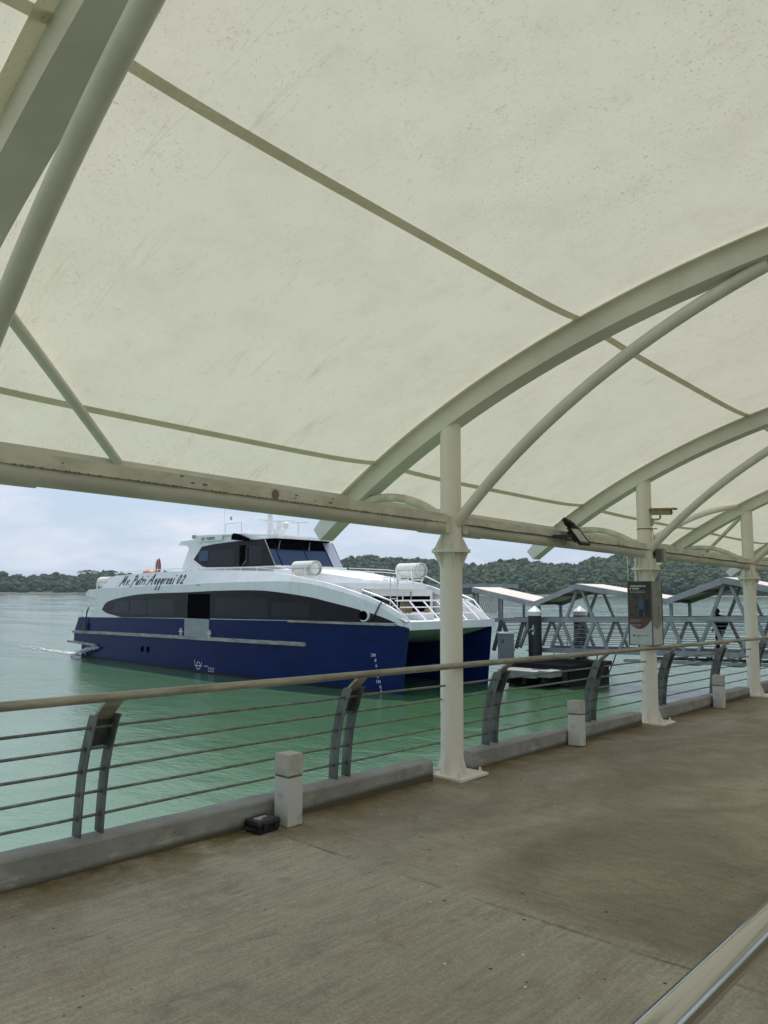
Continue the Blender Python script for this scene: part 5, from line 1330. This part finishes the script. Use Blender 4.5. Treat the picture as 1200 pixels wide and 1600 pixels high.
# churned water at the stern
def wash():
    m, nt, b, v = newmat('foam')
    b.inputs['Base Color'].default_value = (0.5, 0.55, 0.55, 1); b.inputs['Roughness'].default_value = 0.9
    at = nt.nodes.new('ShaderNodeVertexColor'); at.layer_name = 'edge'
    n = noise_n(nt, v, 2.6, 8, 0.75, ((0.5, 1.4, 1),))
    su = N(nt, 'ShaderNodeMath', op='ADD'); nt.links.new(n, su.inputs[0]); nt.links.new(at.outputs[0], su.inputs[1])
    al = ramp(nt, su.outputs[0], 0.98, W0, 1.25, W1); nt.links.new(al, b.inputs['Alpha'])
    V, Fc, E = [], [], []
    n1_, n2_ = 60, 14
    for i in range(n1_+1):
        for j in range(n2_+1):
            t = i/n1_; s_ = j/n2_*2-1; x = 1.2-26*t; y = s_*(0.8+1.6*t)+0.5+t*0.8
            V.append((x, y, 0.02+0.015*noise.noise(Vector((x, y, 0))))); E.append(max(0, (1-s_*s_))*(0.62-0.45*t)*min(1, t*20))
    for i in range(n1_):
        for j in range(n2_): a = i*(n2_+1)+j; Fc.append((a, a+1, a+n2_+2, a+n2_+1))
    me = bpy.data.meshes.new('wash'); me.from_pydata(V, [], Fc); ca = me.color_attributes.new('edge', 'FLOAT_COLOR', 'POINT')
    fl_ = []
    for e in E: fl_ += [e, e, e, 1]
    ca.data.foreach_set('color', fl_); me.materials.append(m)
    o = bpy.data.objects.new('wash', me); col.objects.link(o); o.location = on_ferry(0, 0, 0); o.rotation_euler = (0, 0, radians(-1.64))
    tag(o, 'white churned water trailing from the ferry stern', 'foam', kind='stuff')
    # jet of cooling water along the near transom: many droplets, one mass
    m = MB(); rg = random.Random(1)
    for k in range(420):
        t = rg.random()**0.8; x = 2.35-2.6*t+rg.gauss(0, 0.07); y = -0.15-0.25*t+rg.gauss(0, 0.06+0.1*t); z = 0.62-0.62*t**1.7+rg.gauss(0, 0.035+0.05*t)
        r = rg.uniform(0.012, 0.05); m.add([(x+r*1.6, y, z), (x-r*1.6, y, z), (x, y+r, z), (x, y-r, z), (x, y, z+r), (x, y, z-r)], [(0, 2, 4), (2, 1, 4), (1, 3, 4), (3, 0, 4), (2, 0, 5), (1, 2, 5), (3, 1, 5), (0, 3, 5)])
    mat('spray_drops', (0.55, 0.60, 0.64), 0.3)
    o = m.build('spray', 'spray_drops'); o.location = on_ferry(0, 0, 0); o.rotation_euler = (0, 0, radians(-1.64)); tag(o, 'spray of cooling water falling beside the ferry stern', 'spray', kind='stuff')
wash()

# ------------------------------------------------------------------ gangway, pontoon, piles (frame: x along the gangway, y away)
RX, RY = cos(YAW), sin(YAW)
def LD(lat, dep, z=0): return Vector((lat*RX-dep*RY, lat*RY+dep*RX, z))
G0 = LD(5.49, 36.0, 0); GA = radians(-0.5); GK = 0.030
GM = Matrix.Translation(G0) @ Matrix.Rotation(GA, 4, 'Z')
gd = (cos(GA), sin(GA))
def gx(px):         # position along the gangway seen at photo column px
    b = YAW-atan2(px-600, 1200); d = (-sin(b), cos(b))
    det = d[0]*(-gd[1])+gd[0]*d[1]
    t = (G0.x*(-gd[1])+gd[0]*G0.y)/det
    P = (d[0]*t-G0.x, d[1]*t-G0.y); return P[0]*gd[0]+P[1]*gd[1]
def gz(px, py):     # height there
    x = gx(px); P = GM @ Vector((x, 0, 0)); dep = -P.x*RY+P.y*RX
    return 1.6+dep*(924.3+(px-600)*0.0034-py)/1200
def gangway():
    root = empty('gangway', tuple(G0), GA)
    tag(root, 'covered grey steel truss gangway with zigzag roof leading right from the pontoon', 'gangway')
    ZT, ZB, WD = 0.31, -1.00, 1.9
    global SHX; SHX = GK
    x0, x1 = gx(768), gx(1388)
    for y, mt_ in ((0.0, 'galvanised'), (WD, 'galvanised')):
        m = MB(); m.bar((x0, y, ZT), (x1, y, ZT), 0.12, 0.19); m.build('top_chord', mt_, root)
        m = MB(); m.bar((x0+2.2, y, ZB-0.02), (x1, y, ZB-0.02), 0.12, 0.20); m.bar((x0+6.5, y, ZB-0.36), (x1, y, ZB-0.36), 0.10, 0.12); m.build('bottom_chord', mt_, root)
    m = MB(); m.box(x0+1.8, x1, 0.07, WD-0.07, ZB-0.08, ZB-0.03); m.build('walk_floor', 'galvanised_dark', root)
    # web members
    nodes = []; x = gx(877)-1.9*1; step = gx(1107)-gx(1043)
    xs = gx(1043)-step*4
    k = 0
    while xs < x1-0.5:
        if xs > x0+0.6:
            for y, off in ((0.0, 0.0), (WD, 0.0)):
                m = MB()
                a = xs+off; m.bar((a-0.03, y, ZT-0.08), (a-step/2+0.26, y, ZB+0.06), 0.10, 0.12); m.bar((a+0.03, y, ZT-0.08), (a+step/2-0.26, y, ZB+0.06), 0.10, 0.12)
                m.build('web_member', 'galvanised', root)
            if k % 1 == 0 and xs > gx(1000):
                m = MB()
                for y in (0, WD): m.bar((xs+step/2-0.25, y, ZB-0.1), (xs+step/2, y, ZB-0.34), 0.07, 0.07); m.bar((xs+step/2+0.25, y, ZB-0.1), (xs+step/2, y, ZB-0.34), 0.07, 0.07)
                m.bar((xs+step/2, 0, ZB-0.44), (xs+step/2, WD, ZB-0.44), 0.5, 0.06); m.build('underframe', 'galvanised_dark', root)
        xs += step; k += 1
    for z in (-0.82, -0.64, -0.46, -0.28, -0.12, 0.04, 0.18):
        for y in (0.10, WD-0.10):
            m = MB(); m.tube([(x0+0.3, y, z), (x1, y, z)], 0.017, 6); m.build('guard_rail', 'galvanised', root)
    # roof: folded plates
    bp = [(742, 919), (838, 941), (904, 914), (1042, 937), (1134, 904), (1262, 930), (1400, 890)]
    P = [(gx(a), gz(a, b)-GK*gx(a)) for a, b in bp]
    y0, y1 = -0.25, WD+0.25
    for (xa, za), (xb, zb) in zip(P, P[1:]):
        L = hypot(xb-xa, zb-za); nx, nz = -(zb-za)/L, (xb-xa)/L
        m = MB(); m.hexa([(xa, y0+.02, za+0.0), (xb, y0+.02, zb+0.0), (xb, y1-.02, zb+0.0), (xa, y1-.02, za+0.0)], [(xa, y0+.02, za+0.05), (xb, y0+.02, zb+0.05), (xb, y1-.02, zb+0.05), (xa, y1-.02, za+0.05)]); rf = m.build('roof_panel', 'roof_sheet', root)
        m = MB()
        for y in (y0, y1): m = MB(); m.hexa([(xa, y-0.03, za-0.19), (xb, y-0.03, zb-0.19), (xb, y+0.03, zb-0.19), (xa, y+0.03, za-0.19)], [(xa, y-0.03, za+0.035), (xb, y-0.03, zb+0.035), (xb, y+0.03, zb+0.035), (xa, y+0.03, za+0.035)]); m.build('edge_beam', 'galvanised', rf)
        m = MB(); n = max(2, int(L/0.9))
        for k in range(n+1):
            t = k/n; x = xa+(xb-xa)*t; z = za+(zb-za)*t; m.box(x-0.03, x+0.03, y0+0.035, y1-0.035, z-0.12, z-0.005)
        m.build('purlins', 'roof_under', rf)
    # roof supports: A legs under each peak, posts under each valley
    for i, (x, z) in enumerate(P):
        peak = i in (2, 4)
        for y in (0, WD):
            if peak:
                for s_ in (-1, 1):
                    m = MB(); m.bar((x+s_*0.08, y, z-0.15), (x+s_*0.62, y, ZT+0.08), 0.11, 0.11); m.build('roof_leg', 'galvanised', root)
            elif i > 0:
                m = MB(); m.bar((x+0.1, y, z-0.15), (x+0.1, y, ZT+0.08), 0.11, 0.11); m.build('roof_post', 'galvanised', root)
    x = gx(783)
    for y in (0, WD):
        m = MB(); m.bar((x, y, gz(783, 932)-GK*gx(783)), (x, y, ZT+0.05), 0.10, 0.10); m.build('roof_post', 'galvanised', root)
    x = gx(745); m = MB(); m.bar((x, WD, gz(745, 922)-GK*gx(745)), (x, WD, -1.1), 0.12, 0.12); m.bar((x, 0, gz(745, 922)-GK*gx(745)), (x, 0, -1.1), 0.12, 0.12); m.build('roof_post', 'galvanised', root)
    # sloping landing struts at the pontoon end
    m = MB()
    for y in (0, WD):
        for px_ in (770, 800): m = MB(); m.bar((gx(783), y, ZT), (gx(px_), y, -1.1), 0.14, 0.14); m.build('landing_strut', 'galvanised_dark', root)
    SHX = 0.0
gangway()

def pontoon():
    root = empty('pontoon', tuple(LD(5.0, 34.2, WATER_Z)), GA)
    tag(root, 'dark floating pontoon with a concrete deck under the gangway start', 'pontoon')
    m = MB(); m.box(0.3, 3.3, 0.4, 3.9, -0.4, 0.62); m.build('float', 'pontoon_side', root)
    m = MB(); m.box(0.2, 3.4, 0.3, 4.0, 0.62, 0.86); m.build('deck_slab', 'pontoon_side', root)
    m = MB(); m.box(0.7, 2.5, -1.0, 0.28, 0.40, 0.66); m.box(2.55, 3.1, -0.8, 0.28, 0.45, 0.70); m.build('side_platform', 'pontoon_concrete', root)
    m = MB()
    for x in (1.1, 1.9, 2.8): m.box(x-0.06, x+0.06, -0.9, 0.4, 0.1, 0.40)
    m.build('bracket', 'pontoon_side', root)
    for x in (0.7, 3.1):
        m = MB(); m.tube([(x, 0.28, 0.75), (x, 0.28, 0.05)], 0.16, 12); m.build('fender', 'black_plastic', root)
    m = MB()
    for k in range(6): m.tube([(0.6+0.35*k, 3.8, 0.86), (0.6+0.35*k, 3.8, 1.9)], 0.02, 6)
    for z in (1.2, 1.55, 1.9): m.tube([(0.4, 3.8, z), (2.6, 3.8, z)], 0.02, 6)
    m.build('deck_rail', 'galvanised', root)
pontoon()

def pile(px, D, ztop, num, lab, r=0.295):
    lat = (px-600)/1200*D; p = LD(lat, D, WATER_Z-0.4)
    root = empty('mooring_pile', tuple(p)); H = ztop-p.z
    m = MB(); m.lathe([(r, 0), (r, H-0.42)], 28); m.build('pile_shaft', 'pile_black', root)
    m = MB(); m.lathe([(r+0.02, H-0.42), (r+0.02, H-0.24), (r*0.55, H-0.11), (0.01, H)], 28); m.build('cap', 'pile_cap', root)
    m = MB(); m.lathe([(r+0.005, 0.35), (r+0.006, 0.75)], 28); m.build('tide_band', 'boot_trunk', root)
    tag(root, lab, 'pile', 'mooring piles at the pontoon')
    if num:
        a = atan2(-p.y, -p.x)-0.42
        M = Matrix.Rotation(a+pi/2, 4, 'Z') @ Matrix.Rotation(pi/2, 4, 'X')
        t = text_mb(num, 0.56, 0.004, 0, None, 0.95, 0.02)
        vv = []
        for (x, y, z) in t.v:
            x -= 0.15; an = x/r; vv.append(M @ Vector((sin(an)*(r+0.006+z), y+H-1.22, cos(an)*(r+0.006+z))))
        t.v = [tuple(q) for q in vv]; t.build('number', 'mark_white', root)
pile(834, 34.2, 1.6-21.5/1200*34.2, '4', 'dark mooring pile with a white cone cap and the number 4')
pile(904, 36.0, 1.6-21.5/1200*36.0, None, 'dark mooring pile with a white cone cap behind the gangway truss')

def cabinet():
    p = LD((791-600)/1200*34.6, 34.6, WATER_Z+0.86); root = empty('electrical_cabinet', tuple(p), YAW+0.1)
    tag(root, 'grey metal electrical cabinet on the pontoon left of the pile numbered 4', 'cabinet')
    m = MB(); m.box(-0.31, 0.31, 0, 0.5, 0, 1.18); m.build('cabinet_body', 'cabinet_grey', root, bevel=0.01)
    m = MB(); m.box(-0.35, 0.35, -0.05, 0.55, 1.185, 1.25); m.build('cabinet_top', 'pile_cap', root)
    m = MB(); m.box(-0.28, 0.02, -0.012, -0.001, 0.06, 1.12); d = m.build('door', 'cabinet_grey', root); m = MB(); m.box(-0.24, -0.17, -0.03, -0.013, 0.78, 0.92); m.build('handle', 'rope_dark', d)
cabinet()

def shelter():
    D = 47.0; p = LD((748-600)/1200*D, D, WATER_Z); root = empty('landing_shelter', tuple(p), GA)
    tag(root, 'flat grey-roofed landing shelter with slatted panels behind the ferry bow', 'shelter')
    z = 1.6+12.5/1200*D-WATER_Z
    m = MB(); m.box(-3.8, 0.9, 0, 3.0, z-0.25, z); m.build('roof', 'galvanised', root)
    m = MB(); m.box(-3.6, 0.6, 0.05, 2.8, z-0.62, z-0.26); m.build('roof_fascia', 'galvanised_dark', root)
    for x in (-3.4, -0.55): 
        m = MB(); m.box(x-0.08, x+0.08, 0.2, 0.36, 0, z-0.6); m.build('post', 'galvanised_dark', root)
    m = MB()
    for k in range(15): m.bar((-0.4+0.165*k, -0.2, z-0.75), (-0.75+0.13*k, 0.15, z-1.75), 0.05, 0.04)
    m.build('slatted_panel', 'louver_tan', root)
shelter()

# person on the gangway, side on, with a backpack
def person():
    lx = gx(1103); P = GM @ Vector((lx, 1.0, -1.03+GK*lx))
    root = empty('person', tuple(P), GA+pi)        # faces left along the gangway (local +x forward)
    tag(root, 'person in black clothes with a bulky black backpack standing on the gangway', 'person')
    V = [(0, 0, 0.92), (0.0, 0, 1.10), (0.0, 0, 1.30), (0.01, 0, 1.42), (0.03, 0, 1.50),
         (0.0, 0.09, 0.88), (0.02, 0.10, 0.48), (-0.02, 0.10, 0.09), (0.12, 0.11, 0.035),
         (0.0, -0.09, 0.88), (0.06, -0.10, 0.48), (0.04, -0.10, 0.09), (0.18, -0.11, 0.035),
         (0.0, 0.18, 1.38), (-0.02, 0.22, 1.10), (0.12, 0.20, 0.93), (0.0, -0.18, 1.38), (-0.02, -0.22, 1.10), (0.12, -0.20, 0.93)]
    Ed = [(0, 1), (1, 2), (2, 3), (3, 4), (0, 5), (5, 6), (6, 7), (7, 8), (0, 9), (9, 10), (10, 11), (11, 12), (3, 13), (13, 14), (14, 15), (3, 16), (16, 17), (17, 18)]
    R = [0.15, 0.14, 0.16, 0.11, 0.055, 0.10, 0.07, 0.045, 0.035, 0.10, 0.07, 0.045, 0.035, 0.065, 0.05, 0.035, 0.065, 0.05, 0.035]
    me = bpy.data.meshes.new('body'); me.from_pydata(V, Ed, []); o = bpy.data.objects.new('body', me); col.objects.link(o); o.parent = root
    sk = o.modifiers.new('skin', 'SKIN'); 
    for i, r in enumerate(R): me.skin_vertices[0].data[i].radius = (r, r)
    me.skin_vertices[0].data[0].use_root = True
    sb = o.modifiers.new('sub', 'SUBSURF'); sb.levels = 2; sb.render_levels = 2
    me.materials.append(MATS['clothes_black'])
    m = MB(); m.ball((0.05, 0, 1.60), 0.10, 16, 12, (1.05, 0.82, 1.2)); m.tube([(0.14, 0, 1.60), (0.175, 0, 1.575), (0.14, 0, 1.56)], 0.014, 6); m.tube([(0.03, 0, 1.42), (0.04, 0, 1.54)], 0.05, 10)
    for y in (-0.083, 0.083): m.ball((0.04, y, 1.59), 0.022, 8, 6)
    m.build('head', 'skin_tone', root)
    m = MB(); m.ball((0.03, 0, 1.63), 0.108, 16, 10, (1.05, 0.88, 1.05)); m.build('hair', 'hair_black', root)
    for s_, (hx, hy, hz) in ((1, (0.14, 0.20, 0.90)), (-1, (0.14, -0.20, 0.90))):
        m = MB(); m.ball((hx, hy, hz), 0.035, 8, 6, (1, 0.6, 1.3))
        for k in range(4): m.tube([(hx-0.02+k*0.015, hy, hz-0.03), (hx-0.01+k*0.017, hy, hz-0.085+abs(k-1.5)*0.008)], 0.008, 5)
        m.tube([(hx+0.02, hy, hz), (hx+0.045, hy, hz-0.035)], 0.009, 5); m.build('hand', 'skin_tone', root)
    for (x, y) in ((-0.0, 0.10), (0.06, -0.10)):
        m = MB(); m.hexa([(x-0.08, y-0.045, 0), (x+0.18, y-0.045, 0), (x+0.18, y+0.045, 0), (x-0.08, y+0.045, 0)], [(x-0.07, y-0.04, 0.09), (x+0.12, y-0.035, 0.05), (x+0.12, y+0.035, 0.05), (x-0.07, y+0.04, 0.09)]); m.build('shoe', 'shoe_dark', root)
    r = empty('backpack', tuple(P), GA+pi); tag(r, 'bulky black backpack worn by the person on the gangway', 'backpack')
    m = MB(); rows = []
    for z, d, w in ((0.92, 0.10, 0.12), (0.96, 0.20, 0.17), (1.10, 0.27, 0.19), (1.26, 0.27, 0.19), (1.40, 0.19, 0.17), (1.47, 0.08, 0.11)):
        rows.append([(-0.12-d*(0.5+0.5*cos(a))*0.85, w*sin(a), z) for a in [2*pi*k/16 for k in range(17)]])
    m.grid(rows); m.add(rows[0][:-1], [tuple(range(16))]); m.add(rows[-1][:-1], [tuple(range(16))]); m.build('bag', 'clothes_black', r)
    for y in (-0.11, 0.11): m = MB(); m.tube([(-0.14, y, 1.0), (0.10, y*1.1, 1.12), (0.15, y, 1.34), (0.0, y*0.9, 1.50), (-0.14, y, 1.42)], 0.02, 6); m.build('strap', 'clothes_black', r)
person()

# slack mooring ropes off the pontoon
r = empty('mooring_rope', tuple(LD(10.5, 38.0, WATER_Z)), 0); m = MB()
m.tube([(0, 0, 1.15), (-0.15, 0, 0.4), (-0.35, 0, -0.2)], 0.03, 6); m.tube([(0.9, 0.2, 1.15), (0.6, 0.2, 0.4), (0.35, 0.1, -0.2)], 0.03, 6); m.build('rope', 'rope_dark', r); tag(r, 'pair of dark ropes hanging from the gangway into the water', 'rope')

# ------------------------------------------------------------------ air
def haze():
    m = bpy.data.materials.new('haze_air'); m.use_nodes = True; nt = m.node_tree; nt.nodes.clear()
    out = nt.nodes.new('ShaderNodeOutputMaterial'); pv = nt.nodes.new('ShaderNodeVolumePrincipled')
    pv.inputs['Color'].default_value = (0.72, 0.87, 1.0, 1); pv.inputs['Density'].default_value = HAZE; pv.inputs['Anisotropy'].default_value = 0.2
    nt.links.new(pv.outputs[0], out.inputs['Volume']); MATS['haze_air'] = m
    mb = MB(); mb.box(-2700, 1700, -450, 2700, WATER_Z-8, 75)
    tag(mb.build('haze', 'haze_air'), kind='stuff')
HAZE = 0.00009
haze()
